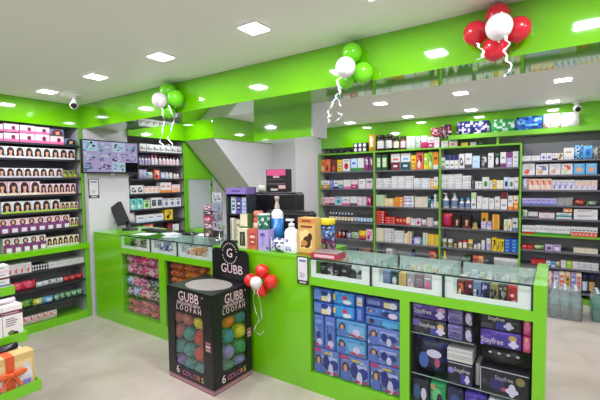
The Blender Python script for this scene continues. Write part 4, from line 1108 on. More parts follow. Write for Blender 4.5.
fl_ = [(-.726, -.622, '23283a', [('e', .3, .5, .2, .3, '2f5f8a'), ('e', .7, .45, .16, .25, 'd8d8e4')], 'dark teal pack with white print, lowest row left end'),
       (-.616, -.522, '2f9a5a', [('e', .45, .55, .3, .3, '6ac88a'), ('e', .62, .4, .18, .25, '2b2440'), ('e', .2, .85, .14, .1, 'e09a5a')], 'green pack with dark figure in the lowest row'),
       (-.516, -.424, '26304e', [('e', .5, .5, .3, .3, '3f5a9a')], 'dark blue pack beside the green pack, lowest row'),
       (-.418, -.30, '4f3aa4', [('e', .5, .6, .35, .25, '7a62c8'), ('e', .3, .3, .2, .15, '33246e')], 'violet pack in the lowest row of purple window'),
       (-.292, -.2, 'c9c9cc', [('r', .1, .3, .9, .5, '9a9aa4')], 'pale grey pack in the lowest row near right'),
       (-.194, -.092, '20303a', [('e', .5, .5, .3, .3, '3f8a8a')], 'dark pack at the right end of lowest row')]
for x0, x1, c_, dd, lab in fl_:
    shop_pack(x0, x1, .1415, .30, yw, .16, c_, dd, lab, W4)

# left windows: soft packets in rows on two glass shelves each
for a, c, nmx in ((-3.863, -3.222, 'pink'), (-3.128, -2.492, 'orange')):
    for z in (.31, .55):
        o = thing('glass_shelf', '%s glass shelf in the %s packet window' % ('lower' if z < .4 else 'upper', nmx), 'shelf', (a, YC + .04, z), 0)
        b = MB(); b.box(0, 0, 0, c - a, .4, .006, PANET); b.build('pane', o)
        b = MB(); b.box(0, -.003, 0, c - a, -.0005, .006, mat('2f4038', .2)); b.build('front_edge', o)
def win_row(a, c, z, h, n, layers, pal, what, win):
    w = (c - a) / n
    for L in range(layers):
        for i in range(n):
            place_product('pouch', w * .94, .12, h / layers * .98, pal[(i + L) % len(pal)], 'mix', i % 3, (a + w * (i + .5), YC + .040, z + .0015 + L * h / layers), 0,
                          '%s, %s from left, %s, %s window' % (what[(i + L) % len(what)], ORD[i], ['bottom layer', 'second layer', 'third layer'][L] + {.14: ' of lowest row', .316: ' of middle row', .556: ' of top row'}[z], win), 'packets in the %s window' % win)
pk = [['hotpink', 'lpink', 'white'], ['magenta', 'pink', 'white'], ['d8437f', 'white', 'magenta']]
win_row(-3.86, -3.225, .556, .225, 5, 2, pk, ['hot pink packet', 'magenta packet', 'pink packet'], 'pink')
win_row(-3.86, -3.225, .316, .22, 6, 2, [['nearblack', 'lgrey', 'white'], ['lblue', 'white', 'bluegrey'], ['hotpink', 'white', 'lpink'], ['d8437f', 'lpink', 'white'], ['nearblack', 'dgrey', 'lpink'], ['dgreen', 'nearblack', 'lgrey']],
        ['black packet', 'pale blue packet', 'hot pink packet', 'pink packet', 'black and pink packet', 'dark green packet'], 'pink')
win_row(-3.86, -3.225, .14, .155, 6, 2, [['c8506a', 'lorange', 'dbrown'], ['coral', 'lpink', 'maroon'], ['d8437f', 'cream', 'maroon']], ['rose packet', 'coral packet', 'pink patterned packet'], 'pink')
win_row(-3.125, -2.495, .556, .21, 6, 3, [['orange', 'gold', 'maroon'], ['e0702a', 'lorange', 'red'], ['coral', 'orange', 'brown']], ['orange packet', 'deep orange packet', 'coral packet'], 'orange')
win_row(-3.125, -2.495, .316, .2, 5, 2, [['lpink', 'grey', 'coral'], ['bluegrey', 'lgrey', 'teal'], ['lgrey', 'pink', 'dgrey']], ['pale pink packet', 'blue grey packet', 'grey and pink packet'], 'orange')
win_row(-3.125, -2.495, .14, .15, 5, 2, [['lgrey', 'bluegrey', 'dgrey'], ['bluegrey', 'dgrey', 'lgrey'], ['dgrey', 'lgrey', 'grey']], ['pale grey packet', 'blue grey packet', 'dark grey packet'], 'orange')

# ------------------------------------------------------------------ loofah display box
BW, BD, BH = .535, .395, .735
bt = thing('display_box', 'black cardboard display box with clear windows full of colourful bath puffs', 'display box', (-2.268, 2.062, 0), math.radians(-2.5))
CARD = mat('17161b', .35)
def rrect(x0, z0, x1, z1, r, n=4):
    out = []
    for cx, cz, a0 in ((x1 - r, z0 + r, -90), (x1 - r, z1 - r, 0), (x0 + r, z1 - r, 90), (x0 + r, z0 + r, 180)):
        for k in range(n + 1):
            a = math.radians(a0 + 90 * k / n)
            out.append((cx + r * math.cos(a), cz + r * math.sin(a)))
    return out
def holed(name, W_, H_, hole, fn, m, parent, th=.004):
    """flat card with a cut-out, given real thickness"""
    bm = bmesh.new()
    def loop(pts):
        vs = [bm.verts.new((p[0], p[1], 0)) for p in pts]
        return [bm.edges.new((vs[i], vs[(i + 1) % len(vs)])) for i in range(len(vs))]
    es = loop([(0, 0), (W_, 0), (W_, H_), (0, H_)]) + loop(hole)
    bmesh.ops.triangle_fill(bm, use_beauty=True, use_dissolve=False, edges=es)
    r = bmesh.ops.extrude_face_region(bm, geom=bm.faces[:])
    for v in [g for g in r['geom'] if isinstance(g, bmesh.types.BMVert)]:
        v.co.z = th
    for v in bm.verts:
        v.co = Vector(fn(v.co.x, v.co.y, v.co.z))
    bmesh.ops.recalc_face_normals(bm, faces=bm.faces[:])
    me = bpy.data.meshes.new(name)
    bm.to_mesh(me); bm.free()
    me.materials.append(m)
    return put(name, me, parent)
hf = rrect(BW * .17, BH * .17, BW * .80, BH * .745, .03)
hr = rrect(BD * .22, BH * .19, BD * .86, BH * .735, .03)
FRONT = lambda x, z, t: (-BW / 2 + x, -BD / 2 + t, z)
RIGHT = lambda x, z, t: (BW / 2 - t, -BD / 2 + x, z)
holed('front_panel', BW, BH, hf, FRONT, CARD, bt)
holed('side_panel', BD, BH, hr, RIGHT, CARD, bt)
b = MB(); b.box(-BW / 2, -BD / 2, 0, -BW / 2 + .004, BD / 2, BH, CARD); b.build('side_panel', bt)
b = MB(); b.box(-BW / 2, BD / 2 - .004, 0, BW / 2, BD / 2, BH, CARD); b.build('back_panel', bt)
b = MB(); b.box(-BW / 2 + .004, -BD / 2 + .004, .0, BW / 2 - .004, BD / 2 - .004, .05, CARD); b.build('base', bt)
oval = [(BW * .5 + BW * .40 * math.cos(2 * PI * k / 28), BD * .5 + BD * .40 * math.sin(2 * PI * k / 28)) for k in range(28)]
holed('top_panel', BW, BD, oval, lambda x, y, t: (-BW / 2 + x, -BD / 2 + y, BH - .004 + t), CARD, bt)
film = glass('window_film', 'fcfdfd', .22)
b = MB(); b.box(-BW * .34, -BD / 2 + .0045, BH * .16, BW * .31, -BD / 2 + .006, BH * .76, film); b.build('window_film', bt)
b = MB(); b.box(BW / 2 - .006, -BD * .29, BH * .17, BW / 2 - .0045, BD * .37, BH * .75, film); b.build('window_film', bt)
b = MB(); b.face([(BW * .42 * math.cos(2 * PI * k / 28), BD * .42 * math.sin(2 * PI * k / 28), BH - .005) for k in range(28)], glass('top_film', 'c9c4ba', .4, .55)); b.build('top_film', bt)
for nm_, fn in (('front', lambda t: (-BW / 2 - t, -BD / 2 - t, BW / 2 + t, -BD / 2)), ('side', lambda t: (BW / 2, -BD / 2 - t, BW / 2 + t, BD / 2))):
    x0, y0, x1, y1 = fn(.0012)
    b = MB(); b.box(x0, y0, .004, x1, y1, .036, mat('a06f78', .4)); b.box(x0 - .0003, y0 - .0003, .016, x1 + .0003, y1, .02, mat('d0a8ae', .4)); b.build('base_stripe', bt)
PINKW = mat('f0d3d6', .4)
RZ = (PI / 2, 0, PI / 2)
for face in ('front', 'side'):
    if face == 'front':
        P = lambda fx, fz: (-BW / 2 + fx * BW, -BD / 2 - .0008, fz * BH); ro = (PI / 2, 0, 0); wd = BW
    else:
        P = lambda fx, fz: (BW / 2 + .0008, -BD / 2 + fx * BD, fz * BH); ro = RZ; wd = BD
    cx = .5 if face == 'front' else .54
    sq = .92 if face == 'front' else .72
    text('lettering', 'GUBB', .104, PINKW, bt, P(cx, .917), ro, squash=sq)
    text('lettering', 'o', .03, PINKW, bt, P(cx + .30, .955), ro)
    text('lettering', 'EXFOLIATING BATH', .033, PINKW, bt, P(cx, .848), ro, squash=sq)
    text('lettering', 'L O O F A H', .060, PINKW, bt, P(cx, .797), ro, squash=sq)
    cols_ = ['f2e6e2', 'd9718f', 'c86aa0', '8f7ac8', 'c86a7a', 'd98a6a', 'e8dc6a']
    for k, ch in enumerate(('6', 'C', 'O', 'L', 'O', 'R', 'S')):
        text('lettering', ch, .085 if k == 0 else .055, cols_[k], bt, P((.22 if face == 'front' else .24) + (.0 if k == 0 else .055 + .082 * k), .105 + (.01 if k == 0 else 0)), ro)
    q = MB()
    ex = .90 if face == 'front' else .93
    for k in range(3):
        pr = [P(ex - .05, .43 + .035 * k), P(ex + .05, .43 + .035 * k), P(ex + .05, .455 + .035 * k), P(ex - .05, .455 + .035 * k)]
        q.face(pr, mat(['c98a96', 'e0b4ba', 'b07080'][k], .4))
    q.build('badge', bt)
# header card
def arc(cx, cz, r, a0, a1, n):
    return [(cx + r * math.cos(math.radians(a0 + (a1 - a0) * k / n)), cz + r * math.sin(math.radians(a0 + (a1 - a0) * k / n))) for k in range(n + 1)]
hx0, hx1, hz = -.165, .262, .99
hc = (hx0 + hx1) / 2
prof = [(hx0, BH + .001), (hx1, BH + .001), (hx1, hz - .03), (hx1 - .03, hz)] + arc(hc, hz - .035, .112, 18, 162, 14) + [(hx0 + .03, hz), (hx0, hz - .03)]
b = MB()
yh0, yh1 = BD / 2 - .012, BD / 2 - .007
fr_ = [b.bm.verts.new((x, yh0, z)) for x, z in prof]
bk_ = [b.bm.verts.new((x, yh1, z)) for x, z in prof]
k0 = b.mi(CARD)
b.bm.faces.new(fr_); b.bm.faces.new(bk_[::-1])
for i in range(len(prof)):
    b.bm.faces.new((fr_[i], fr_[(i + 1) % len(prof)], bk_[(i + 1) % len(prof)], bk_[i]))
hd = b.build('header_card', bt)
text('lettering', 'G', .105, PINKW, hd, (hc, yh0 - .0008, hz - .035))
text('lettering', 'GUBB', .105, PINKW, hd, (hc + .02, yh0 - .0008, hz - .165), squash=.95)
q = MB()
for k in range(24):
    if k in (0, 12):
        continue
    a = 2 * PI * k / 24
    q.ell(hc + .083 * math.cos(a), hz - .035 + .083 * math.sin(a), .0055, .0055, yh0 - .0006, PINKW, 6)
q.build('lettering', hd)

# bath puffs in the box
puff_cols = ['2f8f88', 'b5655f', 'd9cf2c', 'c4302a', '8f7cc0', 'e8640f', '3fa878', 'c8647e', '1f7f94', '2a8a58']
_pm = {}
def puff_mesh(c):
    if c not in _pm:
        r_ = random.Random(c)
        ph = [r_.uniform(0, 6) for _ in range(6)]
        b = MB()
        b.ball((0, 0, 0), .0605, mat(c, .6), 4, fn=lambda n: .93 + .035 * math.sin(16 * n.x + ph[0] + 5 * n.y) + .035 * math.sin(15 * n.y + ph[1] + 6 * n.z) + .03 * math.sin(17 * n.z + ph[2] + 4 * n.x))
        _pm[c] = b.mesh('puff')
    return _pm[c]
Mbt = Matrix.Translation((-2.268, 2.062, 0)) @ Matrix.Rotation(math.radians(-2.5), 4, 'Z')
rp = random.Random(12)
cn = {'2f8f88': 'teal', 'b5655f': 'dusty pink', 'd9cf2c': 'yellow', 'c4302a': 'red', '8f7cc0': 'lilac', 'e8640f': 'orange', '3fa878': 'mint green', 'c8647e': 'rose', '1f7f94': 'blue teal', '2a8a58': 'green'}
front_map = ['8f7cc0', '2f8f88', '2f8f88', '8f7cc0', '2f8f88', '2f8f88', 'c4302a', '8f7cc0', 'b5655f', '2f8f88', 'c4302a', 'c8647e', 'b5655f', 'b5655f', 'd9cf2c', '3fa878', 'b5655f', 'c8647e', 'd9cf2c', '2f8f88']
side_map = ['2a8a58', '8f7cc0', '8f7cc0', '2a8a58', '1f7f94', 'd9cf2c', 'e8640f', '1f7f94', '1f7f94', '2f8f88']
lev = ['lowest layer', 'second layer', 'third layer', 'fourth layer', 'top layer']
for L in range(5):
    z = .0515 + .0625 + L * .1248
    for i in range(4):
        x = -.198 + .1305 * i
        c = front_map[L * 4 + i]
        o = put('bath_puff', puff_mesh(c), None, Mbt @ Vector((x, -.128, z)))
        o.rotation_euler = (rp.uniform(0, 6), rp.uniform(0, 6), rp.uniform(0, 6))
        tag(o, '%s bath puff, %s from left behind the front window, %s' % (cn[c], ORD[i], lev[L]), 'loofah', 'bath puffs in the display box')
    for j in range(2):
        c = side_map[L * 2 + j]
        o = put('bath_puff', puff_mesh(c), None, Mbt @ Vector((.1935, .0 + .128 * j, z)))
        o.rotation_euler = (rp.uniform(0, 6), rp.uniform(0, 6), rp.uniform(0, 6))
        tag(o, '%s bath puff, %s behind the side window, %s' % (cn[c], ['nearer', 'farther'][j], lev[L]), 'loofah', 'bath puffs in the display box')

# ------------------------------------------------------------------ balloons
_bm = {}
def balloon(c, r, loc, label, group):
    key = (c, r)
    if key not in _bm:
        b = MB(); b.ball((0, 0, 0), r, mat(c, .22, coat=.3), 4, fn=lambda n: 1.0 if n.z > -.2 else 1.0 + .10 * max(0, -n.z - .2) ** 1.5)
        k = MB(); k.lathe([(r * .10, -r * 1.22), (r * .04, -r * 1.13), (r * .06, -r * 1.04)], mat(c, .3), 8)
        _bm[key] = (b.mesh('balloon'), k.mesh('knot'))
    o = put('balloon', _bm[key][0], None, loc)
    put('knot', _bm[key][1], o)
    return tag(o, label, 'balloon', group)
def at(u, v, y):
    return un(u, v, 'y', y)
def ribbon(paths, label, group, w=.008, c='f4f4f2', curl=.005):
    b = MB()
    for p in paths:
        n = []
        for i in range(len(p) - 1):
            a, d = Vector(p[i]), Vector(p[i + 1])
            for k in range(6):
                ph = (i * 6 + k) * .9
                n.append(a.lerp(d, k / 6) + Vector((math.cos(ph), math.sin(ph), 0)) * (curl if 0 < i * 6 + k else 0))
        n.append(Vector(p[-1]))
        b.strip(n, w, mat(c, .4))
    tag(b.build('curling_ribbon'), label, 'ribbon', group)
RB, GL, GM, BB = 'red and white balloons on the green band', 'left green and white balloons', 'middle green and white balloons', 'balloons on the counter front'
R_, G_, W_ = 'd31f34', '74dc1c', 'e6e4e1'
for u, v, y, r, c, lab in ((497.5, 15.5, 2.203, .058, R_, 'red balloon at the top of the red cluster'), (475.5, 33, 2.199, .060, R_, 'red balloon at the left of the red cluster'), (518, 29, 2.199, .060, R_, 'red balloon at the right of the red cluster'),
                           (495, 48, 2.19, .060, R_, 'red balloon at the bottom of the red cluster, high up'), (499, 26.5, 2.07, .060, W_, 'white balloon in front of the red cluster on the band')):
    balloon(c, r, at(u, v, y), lab, RB)
for u, v, y, r, c, lab in ((352, 53, 2.199, .062, G_, 'green balloon at the top of the middle cluster'), (363, 72.5, 2.199, .062, G_, 'green balloon at the right of the middle cluster'), (346, 79, 2.20, .058, G_, 'green balloon at the bottom of the middle cluster'),
                           (345.5, 67, 2.075, .060, W_, 'white balloon of the middle cluster')):
    balloon(c, r, at(u, v, y), lab, GM)
for u, v, y, r, c, lab in ((168, 91, 2.19, .070, G_, 'green balloon at the top of the left cluster'), (175.5, 98, 2.17, .070, G_, 'green balloon at the right of the left cluster'), (168.5, 111, 2.20, .062, G_, 'green balloon at the bottom of the left cluster'),
                           (159.7, 100, 2.09, .065, W_, 'white balloon of the left cluster')):
    balloon(c, r, at(u, v, y), lab, GL)
for u, v, y, r, c, lab in ((262, 271, 2.231, .055, 'e02a26', 'small red balloon topmost beside the black box'), (250.5, 280, 2.19, .050, 'e02a26', 'small red balloon touching the black header card'), (271, 281.5, 2.230, .054, 'e02a26', 'small red balloon rightmost on the counter front'),
                           (262, 290, 2.234, .050, 'e02a26', 'small red balloon lowest on the counter front'), (256, 282.5, 2.09, .044, W_, 'small white balloon in front of red ones on counter')):
    balloon(c, r, at(u, v, y), lab, BB)
ribbon([[at(477, 43, 2.04), at(482, 50, 2.03), at(484, 57, 2.02), at(478, 60, 2.03), at(482, 56, 2.04)], [at(505, 36, 2.03), at(509, 43, 2.02), at(504, 52, 2.03), at(508, 61, 2.02), at(512, 68, 2.03), at(506, 74, 2.02), at(504, 77, 2.02)]], 'white curling ribbon hanging from the red balloon cluster', RB, .012)
ribbon([[at(342, 75, 2.05), at(336, 83, 2.04), at(341, 92, 2.03), at(334, 101, 2.04), at(329, 110, 2.03), at(328, 118, 2.03)], [at(336, 80, 2.04), at(341, 88, 2.03), at(336, 97, 2.05), at(341, 106, 2.04)],
        [at(328, 117, 2.03), at(335, 112, 2.04), at(342, 114, 2.03), at(338, 120, 2.02), at(330, 123, 2.03), at(328, 119, 2.04)]], 'white curling ribbon hanging from the middle balloon cluster', GM, .010)
ribbon([[at(161.5, 108, 2.07), at(164, 118, 2.06), at(163, 130, 2.06), at(160, 142, 2.05), at(164, 146, 2.05), at(170, 148, 2.05)], [at(168, 105, 2.06), at(174, 117, 2.05), at(172, 128, 2.06), at(168, 138, 2.05), at(173, 146, 2.05), at(166, 144, 2.06)]], 'white curling ribbon hanging from the left balloon cluster', GL, .012)
ribbon([[at(255.6, 285.0, 2.09), at(253, 300, 2.2), at(256, 312, 2.24), at(259, 320, 2.26), at(256, 325, 2.2855)], [at(256.2, 285.0, 2.09), at(260, 302, 2.2), at(262, 318, 2.25), at(258, 323, 2.26)], [at(252, 288, 2.1), at(256, 294, 2.12), at(260, 287, 2.12)], [at(256, 325, 2.2855), at(254, 331, 2.27), at(260, 335, 2.275), at(264, 331, 2.275)]], 'thin white ribbon trailing from the small balloons on the counter', BB, .005, curl=.001)

# ------------------------------------------------------------------ things standing on the counter
CTZ = CT + .0012
CG = 'goods lined up on the middle counter'
def ct(u, v, y):
    return un(u, v, 'y', y)
def counter_box(u0, u1, vt, y, d, cols, deco, label, name='product_carton', zb=CTZ):
    a, c = ct(u0, vt, y), ct(u1, vt, y)
    return place_product('carton', (c.x - a.x) * .95, d, (a.z + c.z) / 2 - zb, cols, deco, int(u0), ((a.x + c.x) / 2, y, zb), 0, label, CG, name, 'box')
o = counter_box(237.4, 247, 229, 2.335, .07, ['e6dcc0', 'dgrey', 'cream'], 'none', 'cream carton with a dark window at the left front of the middle counter')
b = MB(); b.rect(-.028, .02, .03, .135, -.001, mat('33392f', .2)); b.rect(-.015, .03, .012, .12, -.0015, mat('6a6f58', .3)); b.build('window', o)
counter_box(247.6, 257, 229, 2.335, .07, ['cf6a55', 'b04a3c', 'f0cabc'], 'label', 'coral red carton between cream and lilac cartons on the counter')
lil = counter_box(257.6, 268.4, 230, 2.335, .075, ['b3a2d8', 'b3a2d8', 'plum'], 'none', 'lilac carton with a plum flower motif at the front of the counter')
b = MB()
for k in range(5):
    b.ell(-.004 + .016 * math.cos(.5 + k * .55), .115 + .014 * math.sin(.5 + k * .55), .009, .013, -.001 - .0002 * k, mat('6b4a9a', .4), 8)
b.rect(-.006, .03, 0, .11, -.001, mat('6b4a9a', .4)); b.rect(.03, .015, .05, .03, -.001, mat('3a2a5a', .4))
b.build('printed_panel', lil)
zl = ct(263, 230, 2.335).z
def round_item(name, label, cat, x, y, z, prof, ms, seg=18, group=CG, parts=()):
    b = MB(); b.lathe(prof, ms, seg)
    o = b.build(name, None, (x, y, z), 0)
    tag(o, label, cat, group)
    for pn, pp, pm in parts:
        q = MB(); q.lathe(pp, pm, seg); q.build(pn, o)
    return o
p = ct(263, 230, 2.375)
def can():
    b = MB()
    r = .052
    b.lathe([(r * .96, 0), (r, .006), (r, .105), (r * .96, .112)], [mat('2f7a5c', .3)] * 3, 20)
    o = b.build('tin_can', None, (p.x, 2.392, zl + .003), 0)
    tag(o, 'green and white patterned tin standing on the lilac carton', 'tin', CG)
    q = MB()
    rr = random.Random(5)
    for k in range(26):
        a = rr.uniform(PI, 2 * PI); z = rr.uniform(.02, .095); s_ = rr.uniform(.006, .013)
        c, s2 = math.cos(a), math.sin(a)
        q.face([((r + .0006) * math.cos(a + dx * s_ / r), (r + .0006) * math.sin(a + dx * s_ / r), z + dz * s_) for dx, dz in ((-1, -1), (1, -1), (1.2, .3), (0, 1), (-1.1, .4))], mat(['e6efe6', 'cfe3d2', '16402c'][k % 3], .35))
    q.build('printed_band', o)
    q = MB(); q.lathe([(r * .97, .112), (r * .97, .119), (r * .9, .122)], mat('e9efe9', .3), 20); q.build('lid', o)
can()
x = (ct(252, 230, 2.47).x + ct(261, 230, 2.47).x) / 2
round_item('bottle', 'coral bottle standing behind the coral carton on the counter', 'bottle', x, 2.50, CTZ, [(.044, 0), (.047, .01), (.047, .22), (.04, .245)], [mat('c8604e', .3)] * 3, parts=[('cap', [(.042, .245), (.043, .285), (.036, .30)], mat('d9806c', .3)), ('label', [(.0476, .12), (.0476, .2)], mat('efc8b8', .4))])
o = counter_box(240, 247.4, 214, 2.415, .07, ['4f7f3a', 'cream', 'dgreen'], 'top', 'dark green carton behind the cream carton on counter')
# spray bottle, blue label
x = (ct(272, 220, 2.47).x + ct(282, 220, 2.47).x) / 2
round_item('spray_bottle', 'tall white spray bottle with a blue label and clear nozzle', 'bottle', x, 2.475, CTZ, [(.046, 0), (.051, .012), (.051, .275), (.045, .30), (.02, .325), (.018, .335)], [mat('eef2f4', .2)] * 5,
           parts=[('label', [(.0518, .05), (.0518, .25)], [mat('2f80cc', .3)]), ('spray_nozzle', [(.019, .335), (.019, .36), (.014, .362), (.014, .40), (.02, .402), (.02, .425), (.012, .43)], mat('b9a99a', .2)), ('sleeve', [(.021, .327), (.021, .345)], mat('c8b4a0', .2))])
q = MB()
for k in range(9):
    a = -PI / 2 + (k - 4) * .16
    q.face([(.0524 * math.cos(a + d1 * .07), .0524 * math.sin(a + d1 * .07), .07 + .017 * k + dz) for d1, dz in ((-1, 0), (1, 0), (1, .05), (-1, .05))], mat('9fd0f0', .3))
bpy.data.objects['spray_bottle'].children
q.build('printed_band', bpy.data.objects['spray_bottle'])
# blue-and-white patterned bag
x = (ct(268, 247, 2.34).x + ct(284, 247, 2.34).x) / 2
place_product('pouch', .125, .07, .108, ['e2e4ee', '2b3566', '59649a'], 'mix', 4, (x, 2.325, CTZ), 0, 'small bag with navy and white pattern before the spray bottle', CG, 'patterned_bag', 'bag')
# white pump bottle
x = (ct(283, 240, 2.36).x + ct(299, 240, 2.36).x) / 2
b = MB(); b.lathe([(.066, 0), (.076, .012), (.074, .06), (.062, .12), (.064, .15), (.052, .178), (.024, .196), (.024, .205)], [mat('f1f1ee', .25)] * 7, 20, sy=.7)
o = b.build('pump_bottle', None, (x, 2.372, CTZ), 0)
tag(o, 'white lotion pump bottle standing beside the orange chick carton', 'bottle', CG)
b = MB(); b.lathe([(.024, .205), (.024, .225), (.008, .227), (.008, .243)], mat('e4e6ea', .3), 14); b.box(-.05, -.012, .243, .018, .012, .262, mat('e4e6ea', .3), .004); b.build('pump', o)
b = MB()
b.ell(-.01, .10, .012, .012, -.0495, mat('6f8fc8', .3)); b.ell(.0, .045, .028, .014, -.0545, mat('b9c4dc', .3)); b.ell(-.012, .03, .008, .008, -.0548, mat('3f5fae', .3)); b.ell(.02, .03, .008, .008, -.0548, mat('3f5fae', .3))
b.build('printed_panel', o)
# chick carton
o = counter_box(297.6, 315, 218, 2.335, .09, ['d8b262', 'd8b262', 'brown'], 'none', 'tall golden carton with a dark chick picture on the counter', 'product_carton')
w = .15; h = ct(306, 218, 2.335).z - CTZ
b = MB()
b.rect(-.074, .0, .074, .022, -.0008, mat('a8742c', .4)); b.rect(-.074, h * .86, .074, h * .985, -.0008, mat('d98a4a', .4))
b.rect(-.05, h * .74, .05, h * .80, -.0008, mat('8f3a2a', .4)); b.rect(-.04, h * .89, .04, h * .95, -.0011, mat('8f5a2a', .4))
b.face([(-.055, -.0008, .05), (.0, -.0008, .05), (.05, -.0008, .06), (.045, -.0008, h * .58), (.0, -.0008, h * .7), (-.06, -.0008, h * .62)], mat('efd68c', .4))
b.ell(.004, h * .36, .036, .045, -.0012, mat('4a2f1a', .4)); b.ell(.030, h * .50, .02, .03, -.0014, mat('3a2414', .4)); b.ell(-.02, h * .33, .03, .022, -.0016, mat('c98a4a', .4)); b.face([(-.05, -.0013, h * .2), (-.01, -.0013, h * .25), (-.03, -.0013, h * .42)], mat('3a2414', .4))
b.build('printed_panel', o)
# big jar with yellow lid
x = (ct(316, 235, 2.5).x + ct(334, 235, 2.5).x) / 2 + .012
def jar():
    b = MB(); r = .076
    b.lathe([(r * .94, 0), (r, .01), (r, .2), (r * .86, .222)], [glass('jar_plastic', 'eef4fb', .6)] * 3, 20)
    o = b.build('candy_jar', None, (x, 2.50, CT + .0008), 0)
    tag(o, 'clear jar with yellow lid full of blue and pink sachets', 'jar', CG)
    q = MB(); q.lathe([(r * .9, .222), (r * .93, .226), (r * .93, .255), (r * .86, .262)], mat('e6d324', .35), 20); q.build('lid', o)
    q = MB()
    rr = random.Random(9)
    for k in range(120):
        a = rr.uniform(0, 2 * PI); z = rr.uniform(.012, .205); rad = r * rr.uniform(.62, .82)
        c = rr.choice(['3f74d8', '5b9be8', '8fc4f0', 'e6eef8']) if z > .115 + rr.uniform(-.03, .03) else rr.choice(['a8326e', 'c8508a', '8a2a5a', 'e6a8c4'])
        q.ball((rad * math.cos(a), rad * math.sin(a), z), .0125, mat(c, .35), 1, (1.1, 1.1, .9))
    f = q.build('filling', o)
    f['kind'] = 'stuff'
jar()
# flat red boxes with a magazine on top
xr = ct(309, 256, 2.30).x
t0 = place_product('carton', .225, .115, .035, ['b8344a', 'e8b8c0', 'lpink'], 'label', 2, (xr + .128, 2.298, CT + .0015), 0, 'flat red box lying at the corner of the right glass counter', CG, 'flat_box', 'box')
b = MB(); b.box(-.10, 0, 0, .10, .105, .012, mat('8a7f78', .4), .002); b.rect(-.09, .002, .09, .010, -.0008, mat('b9a89a', .4))
tag(b.build('booklet', None, (xr + .135, 2.302, CT + .0382), 0), 'grey brown booklet lying on the flat red box', 'booklet', CG)
# display stand with purple header
x0 = ct(226, 220, 2.5).x; x1 = ct(248, 220, 2.5).x
t = thing('display_stand', 'black counter display stand with a purple header and three boxed brushes', 'display stand', ((x0 + x1) / 2, 2.50, CTZ), 0)
wS = (x1 - x0) / 2 - .012
b = MB(); b.box(-wS, .0, 0, wS, .13, .02, 'nearblack'); b.build('base', t)
b = MB(); b.box(-wS, .12, .02, wS, .13, .50, mat('20202a', .4)); b.build('back_panel', t)
for sx in (-1, 1):
    b = MB(); b.box(sx * wS - .006, .0, .02, sx * wS + .006, .12, .44, mat('3a4048', .3)); b.build('side_panel', t)
b = MB(); b.box(-wS, -.006, .44, wS, .12, .495, mat('8a74b8', .4)); b.rect(-.05, .46, .05, .475, -.0066, mat('5a4490', .4)); b.build('header', t)
b = MB(); b.box(-wS + .008, .004, .245, wS - .008, .12, .26, 'black'); b.build('middle_shelf', t)
for k, (c1, c2) in enumerate((('d6e6ea', '3f6f80'), ('6f62b0', '2b2a5a'), ('c9d4ea', '8a9ac8'))):
    xx = ((x0 + x1) / 2) - .066 + .066 * k
    o = place_product('carton', .054, .04, .15, [c1, c2, 'white'], 'label', k, (xx, 2.53, CTZ + .2615), 0, '%s narrow carton on upper level of the black display stand' % ['pale blue', 'violet', 'light blue'][k], CG)
for k, (c1, c2, h_) in enumerate((('e3dcc6', '3a3a34', .2), ('d9d2ba', '9a937a', .19), ('3f5f3a', '8fae6a', .21))):
    xx = ((x0 + x1) / 2) - .066 + .066 * k
    place_product('carton', .054, .055, h_, [c1, c2, 'cream'], ['cols', 'label', 'half'][k], k, (xx, 2.515, CTZ + .0205), 0, '%s carton on the lower level of the black display stand' % ['cream striped', 'cream', 'dark green'][k], CG)
# tall strip rack of blister cards
xb = (ct(214.5, 220, 2.56).x + ct(225, 220, 2.56).x) / 2 - .01
t = thing('blister_rack', 'slim chrome rack hung with white blister cards beside the display stand', 'rack', (xb, 2.56, CTZ), 0)
b = MB(); b.lathe([(.06, 0), (.06, .008), (.01, .012)], CHROME, 16); b.tube([(0, 0, .01), (0, 0, .47)], .005, CHROME); b.tube([(0, 0, .47), (-.02, -.01, .49), (.03, -.02, .47)], .003, CHROME); b.build('stand', t)
for r_ in range(4):
    for c_ in range(2):
        xx, zz_ = xb - .032 + .062 * c_, CTZ + .09 + .092 * r_
        cc = [['a9adb4', '2a2a30'], ['8f8d98', '3a2a34'], ['9aa2b4', '3a4a6a'], ['c4c8ce', '4a4f58']][r_]
        o = place_product('carton', .056, .012, .084, [cc[0], cc[1], 'grey'], ['mix', 'icon'][c_], r_ * 2 + c_, (xx, 2.538, zz_), 0, '%s blister card, %s column, %s on the chrome rack' % (['white and black', 'silver and plum', 'silver blue', 'white and grey'][r_], ['left', 'right'][c_], ['lowest', 'second up', 'third up', 'topmost'][r_]), 'blister cards', 'blister_card', 'card')
# little pile of cartons left of the rack
xl = (ct(205, 220, 2.62).x + ct(214, 220, 2.62).x) / 2 - .02
zc_ = CTZ
for k, (c1, c2, h_) in enumerate((('4a3a34', '8a7a70', .085), ('8a6a74', '3a2a34', .07), ('a83a52', 'e0a8b4', .06), ('3a2a34', 'b0a0a8', .05), ('9a8a94', '4a2a3a', .06))):
    place_product('carton', .13, .1, h_, [c1, c2, 'lpink'], 'mix', k, (xl, 2.62, zc_), 0, '%s carton, %s of the pile left of the chrome rack' % (['dark brown', 'mauve', 'crimson', 'dark plum', 'greyish pink'][k], ['lowest', 'second', 'third', 'fourth', 'topmost'][k]), 'pile of cartons beside the rack')
    zc_ += h_ + .0012

